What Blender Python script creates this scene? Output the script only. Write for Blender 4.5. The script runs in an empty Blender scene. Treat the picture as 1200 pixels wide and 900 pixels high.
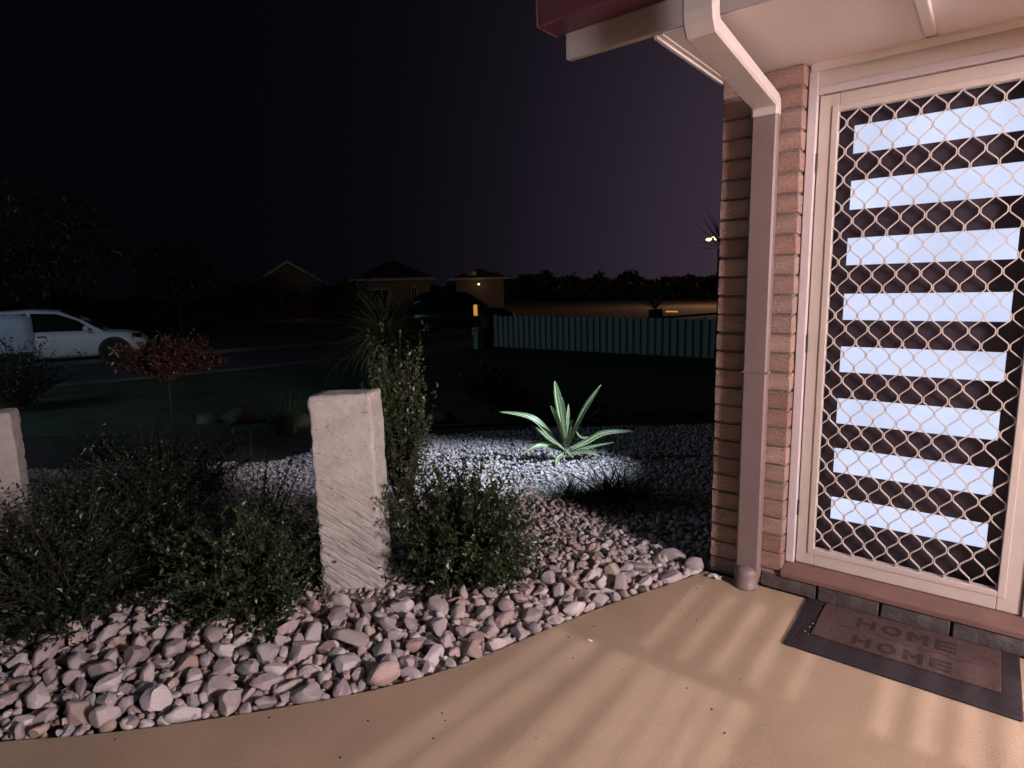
import bpy, math, random
import numpy as np
from mathutils import Vector, Matrix, noise

random.seed(11)
rng = np.random.default_rng(5)
SC = bpy.context.scene
COL = SC.collection

# ------------------------------------------------------------------ camera
R = Matrix(((0.78309868, -0.07989011, 0.6167447),
            (0.62134138, 0.14243731, -0.77048459),
            (-0.02629336, 0.98657447, 0.1611815)))
FPX, CAMH = 702.512, 1.433
cam = bpy.data.cameras.new('camera')
cam.sensor_width = 36.0
cam.lens = FPX / 1200 * 36
cam.clip_start, cam.clip_end = 0.05, 2000
camo = bpy.data.objects.new('camera', cam)
COL.objects.link(camo)
camo.matrix_world = Matrix.Translation((0, 0, CAMH)) @ R.to_4x4()
SC.camera = camo

# ------------------------------------------------------------------ night sky
w = bpy.data.worlds.new('World')
SC.world = w
w.use_nodes = True
nt = w.node_tree
nt.nodes.clear()
tc = nt.nodes.new('ShaderNodeTexCoord')
dot = nt.nodes.new('ShaderNodeVectorMath'); dot.operation = 'DOT_PRODUCT'
dot.inputs[1].default_value = (0.18, 0.98, 0.0)      # purple rise this way is lens glare put into the sky colour
rp = nt.nodes.new('ShaderNodeValToRGB')
e = rp.color_ramp.elements
e[0].position, e[0].color = 0.36, (0.0014, 0.0013, 0.0024, 1)
e[1].position, e[1].color = 1.0, (0.078, 0.050, 0.073, 1)
m = e.new(0.62); m.color = (0.0042, 0.0034, 0.0065, 1)
rp.color_ramp.interpolation = 'B_SPLINE'
m = e.new(0.82); m.color = (0.022, 0.016, 0.026, 1)
bg = nt.nodes.new('ShaderNodeBackground')
bg.inputs['Strength'].default_value = 1.0
out = nt.nodes.new('ShaderNodeOutputWorld')
nt.links.new(tc.outputs['Generated'], dot.inputs[0])
nt.links.new(dot.outputs['Value'], rp.inputs['Fac'])
nt.links.new(rp.outputs['Color'], bg.inputs['Color'])
nt.links.new(bg.outputs['Background'], out.inputs['Surface'])
vs = SC.view_settings
vs.view_transform = 'Standard'; vs.look = 'None'; vs.exposure = 0; vs.gamma = 1
vs.use_curve_mapping = False

# ------------------------------------------------------------------ lamps
def lamp(name, kind, loc, power, color, radius=0.05, aim=None, spot=None, blend=0.5):
    l = bpy.data.lights.new(name, kind)
    l.energy = power; l.color = color
    l.shadow_soft_size = radius
    if kind == 'SPOT':
        l.spot_size = math.radians(spot); l.spot_blend = blend
    o = bpy.data.objects.new(name, l)
    COL.objects.link(o)
    o.location = loc
    if aim is not None:
        d = Vector(aim) - Vector(loc)
        o.rotation_euler = d.to_track_quat('-Z', 'Y').to_euler()
    return o

PORCH = (3.05, 1.05, 1.95)
lamp('porch_light', 'POINT', PORCH, 880, (1.0, 0.855, 0.885), 0.26)
GARDEN = (-1.27, 4.90, 2.22)
lamp('garden_light', 'SPOT', GARDEN, 1000, (0.62, 0.79, 1.0), 0.03, aim=(-3.36, 3.98, -0.12), spot=44, blend=1.0)
SLOT = Vector((0.95, 2.35, 2.26))
lamp('added_streak_light', 'POINT', SLOT, 125, (1.0, 0.88, 0.93), 0.0017)  # added source for the streaks on the concrete, no known lamp
lamp('street_light_cool', 'POINT', (-13.0, -3.0, 5.5), 500, (0.48, 0.76, 1.0), 0.2)
lamp('street_light_warm', 'POINT', (-16.4, 44.2, 4.15), 780, (1.0, 0.58, 0.33), 0.2)

# ------------------------------------------------------------------ helpers
FWD = Vector((-0.6249, 0.7807, 0.0))
def smooth(a, b, x):
    t = min(1.0, max(0.0, (x - a) / (b - a)))
    return t * t * (3 - 2 * t)
def gz_s(s):
    return -0.03 - 0.40 * smooth(2.2, 9.5, s)
def gz(x, y):
    return gz_s(x * FWD.x + y * FWD.y)
def ray(px, py):
    return R @ Vector(((px - 600) / FPX, (450 - py) / FPX, -1.0))
def at(px, py, s):
    r = ray(px, py)
    k = s / (r.x * FWD.x + r.y * FWD.y)
    return Vector((r.x * k, r.y * k, CAMH + r.z * k))
RT = R.transposed()
def project(p):
    c = RT @ (Vector(p) - Vector((0, 0, CAMH)))
    if c.z > -0.05:
        return None
    return 600 + FPX * c.x / -c.z, 450 - FPX * c.y / -c.z, -c.z

class MB:
    def __init__(self):
        self.v = []; self.f = []
    def add(self, vs, fs):
        n = len(self.v)
        self.v += [tuple(p) for p in vs]
        self.f += [tuple(i + n for i in q) for q in fs]
        return self
    def box(self, a, b, ch=0.0, jit=0.0):
        (x0, y0, z0), (x1, y1, z1) = a, b
        if ch <= 0:
            vs = [(x, y, z) for z in (z0, z1) for y in (y0, y1) for x in (x0, x1)]
            fs = [(0, 2, 3, 1), (4, 5, 7, 6), (0, 1, 5, 4), (2, 6, 7, 3), (0, 4, 6, 2), (1, 3, 7, 5)]
            return self.add(vs, fs)
        c = min(ch, (x1 - x0) / 2.01, (y1 - y0) / 2.01, (z1 - z0) / 2.01)
        idx = {}; vs = []
        L, H = (x0, y0, z0), (x1, y1, z1)
        for sx in (0, 1):
            for sy in (0, 1):
                for sz in (0, 1):
                    s = (sx, sy, sz)
                    j = [random.uniform(-jit, jit) for _ in range(3)]
                    for ax in range(3):
                        p = []
                        for k in range(3):
                            q = H[k] if s[k] else L[k]
                            if k != ax:
                                q += -c if s[k] else c
                            p.append(q + j[k])
                        idx[(sx, sy, sz, ax)] = len(vs); vs.append(p)
        fs = []
        for ax in range(3):
            o = [k for k in range(3) if k != ax]
            for sd in (0, 1):
                q = []
                for a_, b_ in ((0, 0), (1, 0), (1, 1), (0, 1)):
                    s = [0, 0, 0]; s[ax] = sd; s[o[0]] = a_; s[o[1]] = b_
                    q.append(idx[(*s, ax)])
                if (sd == 1) == (ax == 1): q = q[::-1]
                fs.append(q)
        for ax in range(3):
            o = [k for k in range(3) if k != ax]
            for a_ in (0, 1):
                for b_ in (0, 1):
                    s = [0, 0, 0]; s[o[0]] = a_; s[o[1]] = b_
                    s0 = list(s); s0[ax] = 0; s1 = list(s); s1[ax] = 1
                    fs.append((idx[(*s0, o[0])], idx[(*s1, o[0])], idx[(*s1, o[1])], idx[(*s0, o[1])]))
        for sx in (0, 1):
            for sy in (0, 1):
                for sz in (0, 1):
                    fs.append((idx[(sx, sy, sz, 0)], idx[(sx, sy, sz, 1)], idx[(sx, sy, sz, 2)]))
        return self.add(vs, fs)
    def tube(self, pts, rad, n=8, cap=True):
        pts = [Vector(p) for p in pts]
        if not isinstance(rad, (list, tuple)): rad = [rad] * len(pts)
        ref = Vector((0, 0, 1)); vs = []; fs = []
        for i, p in enumerate(pts):
            t = (pts[min(i + 1, len(pts) - 1)] - pts[max(i - 1, 0)]).normalized()
            r0 = ref if abs(t.dot(ref)) < 0.95 else Vector((1, 0, 0))
            a = t.cross(r0).normalized(); b = t.cross(a)
            for k in range(n):
                an = 2 * math.pi * k / n
                vs.append(p + (a * math.cos(an) + b * math.sin(an)) * rad[i])
        for i in range(len(pts) - 1):
            for k in range(n):
                fs.append((i * n + k, i * n + (k + 1) % n, (i + 1) * n + (k + 1) % n, (i + 1) * n + k))
        if cap:
            fs.append(tuple(range(n - 1, -1, -1)))
            fs.append(tuple((len(pts) - 1) * n + k for k in range(n)))
        return self.add(vs, fs)
    def prism(self, poly, off):
        """closed polygon (3D points) extruded along off"""
        n = len(poly); off = Vector(off)
        vs = [Vector(p) for p in poly] + [Vector(p) + off for p in poly]
        fs = [tuple(range(n)), tuple(range(2 * n - 1, n - 1, -1))]
        fs += [(i, i + n, (i + 1) % n + n, (i + 1) % n) for i in range(n)]
        return self.add(vs, fs)
    def lathe(self, c, prof, n=16):
        vs = []; fs = []
        for r, z in prof:
            for k in range(n):
                a = 2 * math.pi * k / n
                vs.append((c[0] + r * math.cos(a), c[1] + r * math.sin(a), c[2] + z))
        for i in range(len(prof) - 1):
            for k in range(n):
                fs.append((i * n + k, i * n + (k + 1) % n, (i + 1) * n + (k + 1) % n, (i + 1) * n + k))
        fs.append(tuple(range(n - 1, -1, -1)))
        fs.append(tuple((len(prof) - 1) * n + k for k in range(n)))
        return self.add(vs, fs)
    def mesh(self, name, mat, smooth_=False):
        me = bpy.data.meshes.new(name)
        me.from_pydata([tuple(p) for p in self.v], [], self.f)
        if mat: me.materials.append(mat)
        me.validate()
        if smooth_:
            me.polygons.foreach_set('use_smooth', [True] * len(me.polygons))
        me.update()
        return me
    def build(self, name, mat, parent=None, smooth_=False, recalc=True, bevel=0):
        me = self.mesh(name, mat, smooth_)
        if recalc:
            import bmesh
            bm = bmesh.new(); bm.from_mesh(me)
            bmesh.ops.recalc_face_normals(bm, faces=bm.faces)
            bm.to_mesh(me); bm.free()
        return link(name, me, parent, bevel)

def link(name, me, parent=None, bevel=0):
    o = bpy.data.objects.new(name, me)
    COL.objects.link(o)
    if parent is not None:
        o.parent = parent
        o.matrix_parent_inverse = Matrix.Translation(parent.location).inverted() if parent.parent is None else \
            (Matrix.Translation(parent.parent.location) @ Matrix.Identity(4)).inverted() @ Matrix.Translation(parent.parent.location)
        if parent.parent is None:
            o.matrix_parent_inverse = Matrix.Translation(-Vector(parent.location))
        else:
            o.matrix_parent_inverse = Matrix.Identity(4)
    if bevel:
        b = o.modifiers.new('bevel', 'BEVEL'); b.width = bevel; b.segments = 2; b.limit_method = 'ANGLE'
    return o
def thing(name, label, cat, loc=(0, 0, 0), group=None):
    o = bpy.data.objects.new(name, None); COL.objects.link(o)
    o.location = loc
    o['label'] = label; o['category'] = cat
    if group: o['group'] = group
    return o
def tag(o, label, cat, group=None, kind=None):
    o['label'] = label; o['category'] = cat
    if group: o['group'] = group
    if kind: o['kind'] = kind
    return o
def struct(o, kind='structure', label=None):
    o['kind'] = kind
    if label: o['label'] = label
    return o

# ------------------------------------------------------------------ materials
def mat(name, c1, c2=None, rough=0.7, scale=8.0, bump=0.0, bscale=None, detail=6.0, spec=0.4, metal=0.0,
        island=None, objcol=False, stretch=None, speck=None):
    m_ = bpy.data.materials.new(name); m_.use_nodes = True
    n = m_.node_tree.nodes; l = m_.node_tree.links
    b = n['Principled BSDF']
    b.inputs['Roughness'].default_value = rough
    b.inputs['Metallic'].default_value = metal
    b.inputs['Specular IOR Level'].default_value = spec
    co = n.new('ShaderNodeTexCoord')
    vec = co.outputs['Object']
    if stretch:
        mp = n.new('ShaderNodeMapping'); mp.inputs['Scale'].default_value = stretch
        l.new(vec, mp.inputs['Vector']); vec = mp.outputs['Vector']
    tx = n.new('ShaderNodeTexNoise'); tx.inputs['Scale'].default_value = scale; tx.inputs['Detail'].default_value = detail
    l.new(vec, tx.inputs['Vector'])
    ra = n.new('ShaderNodeValToRGB')
    c2 = c2 or tuple(x * 0.75 for x in c1)
    ra.color_ramp.elements[0].position = 0.3; ra.color_ramp.elements[1].position = 0.7
    ra.color_ramp.elements[0].color = (*c2, 1); ra.color_ramp.elements[1].color = (*c1, 1)
    l.new(tx.outputs['Fac'], ra.inputs['Fac'])
    col = ra.outputs['Color']
    if island or objcol:
        mx = n.new('ShaderNodeMix'); mx.data_type = 'RGBA'; mx.blend_type = 'MULTIPLY'
        mx.inputs['Factor'].default_value = 1.0
        if island:
            g = n.new('ShaderNodeNewGeometry')
            ir = n.new('ShaderNodeValToRGB'); ir.color_ramp.interpolation = 'CONSTANT' if len(island) > 4 else 'LINEAR'
            el = ir.color_ramp.elements
            while len(el) < len(island): el.new(0.5)
            for i, c in enumerate(island):
                el[i].position = i / (len(island) if len(island) > 4 else max(1, len(island) - 1)); el[i].color = (*c, 1)
            l.new(g.outputs['Random Per Island'], ir.inputs['Fac'])
            l.new(ir.outputs['Color'], mx.inputs['B'])
        else:
            oi = n.new('ShaderNodeObjectInfo'); l.new(oi.outputs['Color'], mx.inputs['B'])
        l.new(col, mx.inputs['A']); col = mx.outputs['Result']
    if speck:
        t2 = n.new('ShaderNodeTexNoise'); t2.inputs['Scale'].default_value = speck[0]; t2.inputs['Detail'].default_value = 2
        l.new(vec, t2.inputs['Vector'])
        r2 = n.new('ShaderNodeValToRGB')
        r2.color_ramp.elements[0].position = speck[1]; r2.color_ramp.elements[1].position = min(1, speck[1] + 0.12)
        r2.color_ramp.elements[0].color = (0, 0, 0, 1); r2.color_ramp.elements[1].color = (1, 1, 1, 1)
        l.new(t2.outputs['Fac'], r2.inputs['Fac'])
        m2 = n.new('ShaderNodeMix'); m2.data_type = 'RGBA'
        m2.inputs['B'].default_value = (*speck[2], 1)
        l.new(r2.outputs['Color'], m2.inputs['Factor']); l.new(col, m2.inputs['A']); col = m2.outputs['Result']
    l.new(col, b.inputs['Base Color'])
    if bump:
        t3 = n.new('ShaderNodeTexNoise'); t3.inputs['Scale'].default_value = bscale or scale * 3; t3.inputs['Detail'].default_value = 5
        l.new(vec, t3.inputs['Vector'])
        bp = n.new('ShaderNodeBump'); bp.inputs['Strength'].default_value = bump; bp.inputs['Distance'].default_value = 0.01
        l.new(t3.outputs['Fac'], bp.inputs['Height']); l.new(bp.outputs['Normal'], b.inputs['Normal'])
    return m_
def emit(name, color, strength, var=0.0, scale=3.0):
    m_ = bpy.data.materials.new(name); m_.use_nodes = True
    b = m_.node_tree.nodes['Principled BSDF']
    b.inputs['Base Color'].default_value = (*[c * 0.04 for c in color], 1)
    b.inputs['Emission Color'].default_value = (*color, 1)
    b.inputs['Emission Strength'].default_value = strength
    b.inputs['Roughness'].default_value = 0.25
    if var:
        n = m_.node_tree.nodes; l = m_.node_tree.links
        co = n.new('ShaderNodeTexCoord')
        t = n.new('ShaderNodeTexNoise'); t.inputs['Scale'].default_value = scale; t.inputs['Detail'].default_value = 1
        l.new(co.outputs['Object'], t.inputs['Vector'])
        mr = n.new('ShaderNodeMapRange'); mr.inputs['To Min'].default_value = strength * (1 - var); mr.inputs['To Max'].default_value = strength * (1 + var)
        mr.inputs['From Min'].default_value = 0.3; mr.inputs['From Max'].default_value = 0.7
        l.new(t.outputs['Fac'], mr.inputs['Value']); l.new(mr.outputs['Result'], b.inputs['Emission Strength'])
    return m_

M = {}
M['soil'] = mat('soil', (0.040, 0.031, 0.026), (0.016, 0.013, 0.011), 0.95, 14, 1.0, 40)
M['concrete'] = mat('concrete', (0.50, 0.372, 0.255), (0.42, 0.31, 0.21), 0.85, 2.6, 0.5, 220, detail=12, speck=(240, 0.62, (0.27, 0.185, 0.12)))
M['grass'] = mat('lawn_grass', (0.040, 0.064, 0.026), (0.018, 0.032, 0.013), 0.9, 1.6, 0.9, 60)
M['asphalt'] = mat('asphalt', (0.06, 0.06, 0.065), (0.045, 0.045, 0.05), 0.9, 5, 0.3, 90)
M['kerb'] = mat('kerb_concrete', (0.13, 0.125, 0.12), (0.09, 0.086, 0.08), 0.9, 3, 0.2)
M['gravel'] = mat('gravel_stone', (1.16, 1.15, 1.16), (0.90, 0.88, 0.88), 0.75, 30, 0.25, 90,
                  island=[(0.42, 0.36, 0.345), (0.50, 0.465, 0.46), (0.37, 0.305, 0.30), (0.44, 0.335, 0.29),
                          (0.58, 0.545, 0.535), (0.44, 0.395, 0.40), (0.36, 0.27, 0.24), (0.50, 0.42, 0.375)])
M['stone'] = mat('river_stone', (1.20, 1.15, 1.14), (0.86, 0.82, 0.82), 0.62, 11, 0.35, 60, objcol=True, stretch=(1, 1, 2.2))
M['sandstone'] = mat('sandstone', (0.57, 0.545, 0.505), (0.44, 0.42, 0.39), 0.92, 5, 0.55, 130, stretch=(1, 1, 2.4), speck=(34, 0.66, (0.28, 0.215, 0.18)))
def chisel(m_):
    n = m_.node_tree.nodes; l = m_.node_tree.links
    bp = [q for q in n if q.type == 'BUMP'][0]
    co = n.new('ShaderNodeTexCoord'); cx = n.new('ShaderNodeCombineXYZ')
    for i, v in enumerate(((0.42 * 62, 0.42 * 62, 0.80 * 62), (0.57 * 6, 0.57 * 6, -0.6 * 6))):
        d_ = n.new('ShaderNodeVectorMath'); d_.operation = 'DOT_PRODUCT'; d_.inputs[1].default_value = v
        l.new(co.outputs['Object'], d_.inputs[0]); l.new(d_.outputs['Value'], cx.inputs[i])
    t = n.new('ShaderNodeTexNoise'); t.inputs['Scale'].default_value = 1.0; t.inputs['Detail'].default_value = 4; t.inputs['Distortion'].default_value = 0.6
    l.new(cx.outputs['Vector'], t.inputs['Vector'])
    r = n.new('ShaderNodeValToRGB'); r.color_ramp.elements[0].position = 0.34; r.color_ramp.elements[1].position = 0.52
    l.new(t.outputs['Fac'], r.inputs['Fac'])
    sp = n.new('ShaderNodeSeparateXYZ'); l.new(co.outputs['Object'], sp.inputs['Vector'])
    mr = n.new('ShaderNodeMapRange'); mr.inputs['From Min'].default_value = 0.30; mr.inputs['From Max'].default_value = 0.58
    mr.inputs['To Min'].default_value = 0.62; mr.inputs['To Max'].default_value = 0.10
    l.new(sp.outputs['Z'], mr.inputs['Value'])
    b2 = n.new('ShaderNodeBump'); b2.inputs['Distance'].default_value = 0.012
    l.new(mr.outputs['Result'], b2.inputs['Strength']); l.new(r.outputs['Color'], b2.inputs['Height'])
    l.new(bp.outputs['Normal'], b2.inputs['Normal'])
    l.new(b2.outputs['Normal'], n['Principled BSDF'].inputs['Normal'])
chisel(M['sandstone'])
M['boulder'] = mat('boulder_rock', (0.13, 0.115, 0.11), (0.07, 0.064, 0.06), 0.9, 4, 0.6, 25)
M['mortar'] = mat('mortar', (0.24, 0.19, 0.165), (0.17, 0.135, 0.115), 0.95, 40, 0.5, 120)
M['brick'] = mat('brick_clay', (1.08, 1.0, 0.95), (0.72, 0.68, 0.66), 0.88, 9, 0.7, 70, objcol=True, stretch=(1, 1, 2.5), speck=(13, 0.70, (0.46, 0.36, 0.32)))
M['brick_far'] = mat('brick_clay_far', (1.05, 1.0, 0.95), (0.8, 0.75, 0.72), 0.9, 12, 0.4,
                     island=[(0.33, 0.20, 0.15), (0.28, 0.16, 0.12), (0.37, 0.24, 0.19), (0.30, 0.19, 0.16), (0.25, 0.14, 0.11)])
M['step_brick'] = mat('step_brick', (0.105, 0.085, 0.082), (0.062, 0.05, 0.05), 0.8, 12, 0.5, 60, speck=(6, 0.63, (0.16, 0.15, 0.16)))
M['cream'] = mat('cream_paint', (0.61, 0.535, 0.485), (0.58, 0.51, 0.46), 0.5, 6, 0.03)
M['lilac'] = mat('jamb_paint', (0.60, 0.53, 0.54), (0.56, 0.50, 0.51), 0.4, 10, 0.04)
M['soffit'] = mat('soffit_sheet', (0.68, 0.60, 0.57), (0.65, 0.57, 0.54), 0.7, 1.5, 0.02)
M['primrose'] = mat('door_frame_metal', (0.58, 0.50, 0.445), (0.55, 0.475, 0.42), 0.42, 14, 0.02, spec=0.5)
M['mesh'] = mat('grille_metal', (0.64, 0.565, 0.51), (0.56, 0.495, 0.445), 0.42, 30, 0.0, spec=0.5)
M['doorleaf'] = mat('door_leaf_paint', (0.042, 0.030, 0.043), (0.036, 0.026, 0.037), 0.5, 5, 0.03)
M['pane'] = emit('lit_frosted_glass', (0.66, 0.73, 0.98), 1.0, 0.09, 3.0)
M['pipebrown'] = mat('pipe_brown_paint', (0.215, 0.16, 0.15), (0.195, 0.143, 0.135), 0.5, 6, 0.04)
M['pipecream'] = mat('pipe_cream_paint', (0.56, 0.49, 0.45), (0.52, 0.455, 0.42), 0.5, 6, 0.03)
M['gutter'] = mat('gutter_red_paint', (0.095, 0.032, 0.046), (0.08, 0.027, 0.038), 0.4, 4, 0.0)
M['fascia'] = mat('fascia_paint', (0.42, 0.37, 0.35), (0.36, 0.315, 0.30), 0.6, 5, 0.05, stretch=(0.6, 1, 7))
M['sill'] = mat('sill_tile', (0.20, 0.115, 0.095), (0.165, 0.094, 0.078), 0.5, 8, 0.05)
M['black'] = mat('black_metal', (0.03, 0.028, 0.03), (0.02, 0.02, 0.02), 0.5, 10)
M['rubber'] = mat('mat_rubber', (0.028, 0.021, 0.025), (0.018, 0.013, 0.016), 0.75, 30, 0.4, 90)
M['coir'] = mat('mat_coir', (0.115, 0.068, 0.060), (0.070, 0.040, 0.037), 0.95, 60, 0.9, 260)
M['letter'] = mat('mat_lettering', (0.034, 0.021, 0.021), (0.05, 0.03, 0.028), 0.95, 90, 0.9, 260)
M['leafbrown'] = mat('bark', (0.075, 0.05, 0.038), (0.04, 0.028, 0.022), 0.9, 20, 0.6)
def leafmat(name, cols, rough=0.45, trans=0.25):
    m_ = mat(name, (1.1, 1.1, 1.0), (0.8, 0.8, 0.75), rough, 30, 0, island=cols, spec=0.5)
    return m_
M['frondlight'] = leafmat('pale_frond', [(0.20, 0.22, 0.19), (0.22, 0.23, 0.19), (0.12, 0.14, 0.11), (0.2, 0.2, 0.17)])
M['shrub'] = leafmat('shrub_leaf', [(0.022, 0.045, 0.016), (0.036, 0.06, 0.022), (0.018, 0.036, 0.014), (0.055, 0.08, 0.032)], 0.38)
M['shrub_lt'] = leafmat('young_leaf', [(0.05, 0.085, 0.03), (0.09, 0.125, 0.05), (0.04, 0.07, 0.028), (0.13, 0.155, 0.075)], 0.35)
M['shrub_dk'] = leafmat('dark_leaf', [(0.015, 0.026, 0.013), (0.026, 0.038, 0.018), (0.012, 0.021, 0.010), (0.036, 0.045, 0.024)], 0.42)
M['redleaf'] = leafmat('rust_leaf', [(0.085, 0.034, 0.024), (0.12, 0.046, 0.03), (0.06, 0.025, 0.018), (0.10, 0.04, 0.026)])
M['strap'] = leafmat('strap_leaf', [(0.05, 0.075, 0.03), (0.09, 0.11, 0.05), (0.035, 0.055, 0.025), (0.13, 0.14, 0.075)])
M['tuft'] = leafmat('tuft_leaf', [(0.028, 0.038, 0.022), (0.04, 0.05, 0.026), (0.022, 0.03, 0.018), (0.05, 0.055, 0.03)], 0.6)
M['treeleaf'] = leafmat('tree_leaf', [(0.035, 0.045, 0.02), (0.06, 0.06, 0.03), (0.03, 0.04, 0.02), (0.08, 0.065, 0.035)])
M['carwhite'] = mat('white_car_paint', (0.72, 0.75, 0.78), (0.69, 0.72, 0.75), 0.25, 2, 0, spec=0.6)
M['cardark'] = mat('dark_car_paint', (0.02, 0.02, 0.028), (0.016, 0.016, 0.022), 0.25, 2, 0, spec=0.6)
M['glass'] = mat('car_glass', (0.012, 0.013, 0.016), (0.01, 0.01, 0.012), 0.08, 2, 0, spec=0.6)
M['tyre'] = mat('tyre_rubber', (0.02, 0.02, 0.02), (0.015, 0.015, 0.015), 0.85, 20, 0.2)
M['rim'] = mat('alloy_rim', (0.35, 0.35, 0.36), (0.28, 0.28, 0.29), 0.35, 10, 0, metal=0.7)
M['tarp'] = mat('tarp_sheet', (0.52, 0.58, 0.68), (0.42, 0.48, 0.58), 0.55, 3, 0.4, 6)
M['picket'] = mat('fence_paint', (0.44, 0.47, 0.40), (0.35, 0.38, 0.33), 0.7, 7, 0.2, stretch=(1, 1, 0.3))
M['housewall'] = mat('far_house_wall', (0.40, 0.30, 0.22), (0.34, 0.25, 0.18), 0.9, 1, 0.2, 30)
M['roof'] = mat('far_roof_tile', (0.10, 0.07, 0.06), (0.07, 0.05, 0.045), 0.9, 2, 0.3, 20)
M['winglass'] = mat('far_window_glass', (0.02, 0.02, 0.025), (0.015, 0.015, 0.02), 0.1, 2, 0)
M['whitetrim'] = mat('white_trim', (0.7, 0.68, 0.64), (0.64, 0.62, 0.58), 0.6, 3)
M['amber'] = emit('amber_lit_glass', (1.0, 0.48, 0.08), 0.55)
M['lampglow'] = emit('lamp_glass', (1.0, 0.78, 0.35), 4.0)
M['paper'] = mat('paper_scrap', (0.75, 0.70, 0.66), (0.6, 0.56, 0.53), 0.9, 30, 0.3)

# flax leaf: pale cream green blade with green margin stripes
def flaxmat():
    m_ = bpy.data.materials.new('variegated_leaf'); m_.use_nodes = True
    n = m_.node_tree.nodes; l = m_.node_tree.links; b = n['Principled BSDF']
    uv = n.new('ShaderNodeUVMap')
    sp = n.new('ShaderNodeSeparateXYZ'); l.new(uv.outputs['UV'], sp.inputs['Vector'])
    mp = n.new('ShaderNodeMapping'); mp.inputs['Scale'].default_value = (26, 1.2, 1)
    l.new(uv.outputs['UV'], mp.inputs['Vector'])
    t = n.new('ShaderNodeTexNoise'); t.inputs['Scale'].default_value = 1.0; t.inputs['Detail'].default_value = 3
    l.new(mp.outputs['Vector'], t.inputs['Vector'])
    sub = n.new('ShaderNodeMath'); sub.operation = 'SUBTRACT'; sub.inputs[1].default_value = 0.5; l.new(sp.outputs['X'], sub.inputs[0])
    ab = n.new('ShaderNodeMath'); ab.operation = 'ABSOLUTE'; l.new(sub.outputs[0], ab.inputs[0])
    ad = n.new('ShaderNodeMath'); ad.operation = 'MULTIPLY_ADD'; ad.inputs[1].default_value = 0.42; l.new(t.outputs['Fac'], ad.inputs[0]); l.new(ab.outputs[0], ad.inputs[2])
    ra = n.new('ShaderNodeValToRGB')
    el = ra.color_ramp.elements
    el[0].position, el[0].color = 0.30, (0.07, 0.13, 0.05, 1)
    el[1].position, el[1].color = 0.35, (0.56, 0.50, 0.29, 1)
    a = el.new(0.46); a.color = (0.54, 0.49, 0.29, 1)
    a = el.new(0.52); a.color = (0.08, 0.15, 0.055, 1)
    l.new(ad.outputs[0], ra.inputs['Fac']); l.new(ra.outputs['Color'], b.inputs['Base Color'])
    b.inputs['Roughness'].default_value = 0.4
    return m_
M['flax'] = flaxmat()

# ================================================================== SETTING
# ground: one sheet to the horizon, falling from the house to street level
RGT = Vector((FWD.y, -FWD.x, 0))
def strip_sheet(name, ss, t0, t1, dz, m_, nt=2):
    mb = MB(); vs = []; fs = []
    ts = [t0 + (t1 - t0) * i / (nt - 1) for i in range(nt)]
    for s in ss:
        for t in ts:
            p = FWD * s + RGT * t
            vs.append((p.x, p.y, gz_s(s) + dz))
    for i in range(len(ss) - 1):
        for k in range(nt - 1):
            fs.append((i * nt + k, i * nt + k + 1, (i + 1) * nt + k + 1, (i + 1) * nt + k))
    mb.add(vs, fs)
    return mb.build(name, m_)
ss = [-60, 0, 2.2] + [2.2 + 0.2 * i for i in range(1, 38)] + [10, 60, 600]
struct(strip_sheet('ground', ss, -600, 600, 0.0, M['soil'], 3))
ss2 = [7.7 + 0.2 * i for i in range(10)] + [9.9, 20, 60]
struct(strip_sheet('lawn', ss2, -60, 40, 0.006, M['grass'], 3))
GZ = -0.43
RD = Vector((0.28, 0.96, 0)); RN = Vector((0.96, -0.28, 0))
def road_pt(n_, t, z): p = RN * n_ + RD * t; return (p.x, p.y, z)
struct(MB().add([road_pt(-16.1, -80, GZ + 0.014), road_pt(-16.1, 90, GZ + 0.014), road_pt(-20.7, 90, GZ + 0.014), road_pt(-20.7, -80, GZ + 0.014)], [(0, 1, 2, 3)]).build('road', M['asphalt']))
kb = MB()
kb.prism([road_pt(-20.7, -80, GZ), road_pt(-20.7, -80, GZ + 0.11), road_pt(-20.74, -80, GZ + 0.125), road_pt(-20.86, -80, GZ + 0.125), road_pt(-20.86, -80, GZ)], RD * 170)
kb.prism([road_pt(-16.1, -80, GZ), road_pt(-16.1, -80, GZ + 0.035), road_pt(-15.8, -80, GZ + 0.03), road_pt(-15.8, -80, GZ)], RD * 170)
struct(kb.build('kerb', M['kerb']))
# side street beyond the picket fence
struct(MB().add([(-60, 20, GZ + 0.018), (30, 20, GZ + 0.018), (30, 58, GZ + 0.018), (-60, 58, GZ + 0.018)], [(0, 1, 2, 3)]).build('side_street', mat('side_street_surface', (0.16, 0.12, 0.09), (0.12, 0.09, 0.07), 0.9, 3, 0.2, 40)))

bed = MB(); sq = [1.2 + 0.3 * i for i in range(15)]
for i, s_ in enumerate(sq):
    for t_ in (-0.5 * s_ - 0.4, 1.75):
        p = FWD * s_ + RGT * t_; bed.v.append((p.x, p.y, gz_s(s_) + 0.006))
bed.f = [(2 * i, 2 * i + 1, 2 * i + 3, 2 * i + 2) for i in range(len(sq) - 1)]
struct(bed.build('gravel_bed', mat('crushed_gravel', (0.26, 0.215, 0.195), (0.12, 0.10, 0.09), 0.95, 60, 1.0, 90)))

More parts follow.
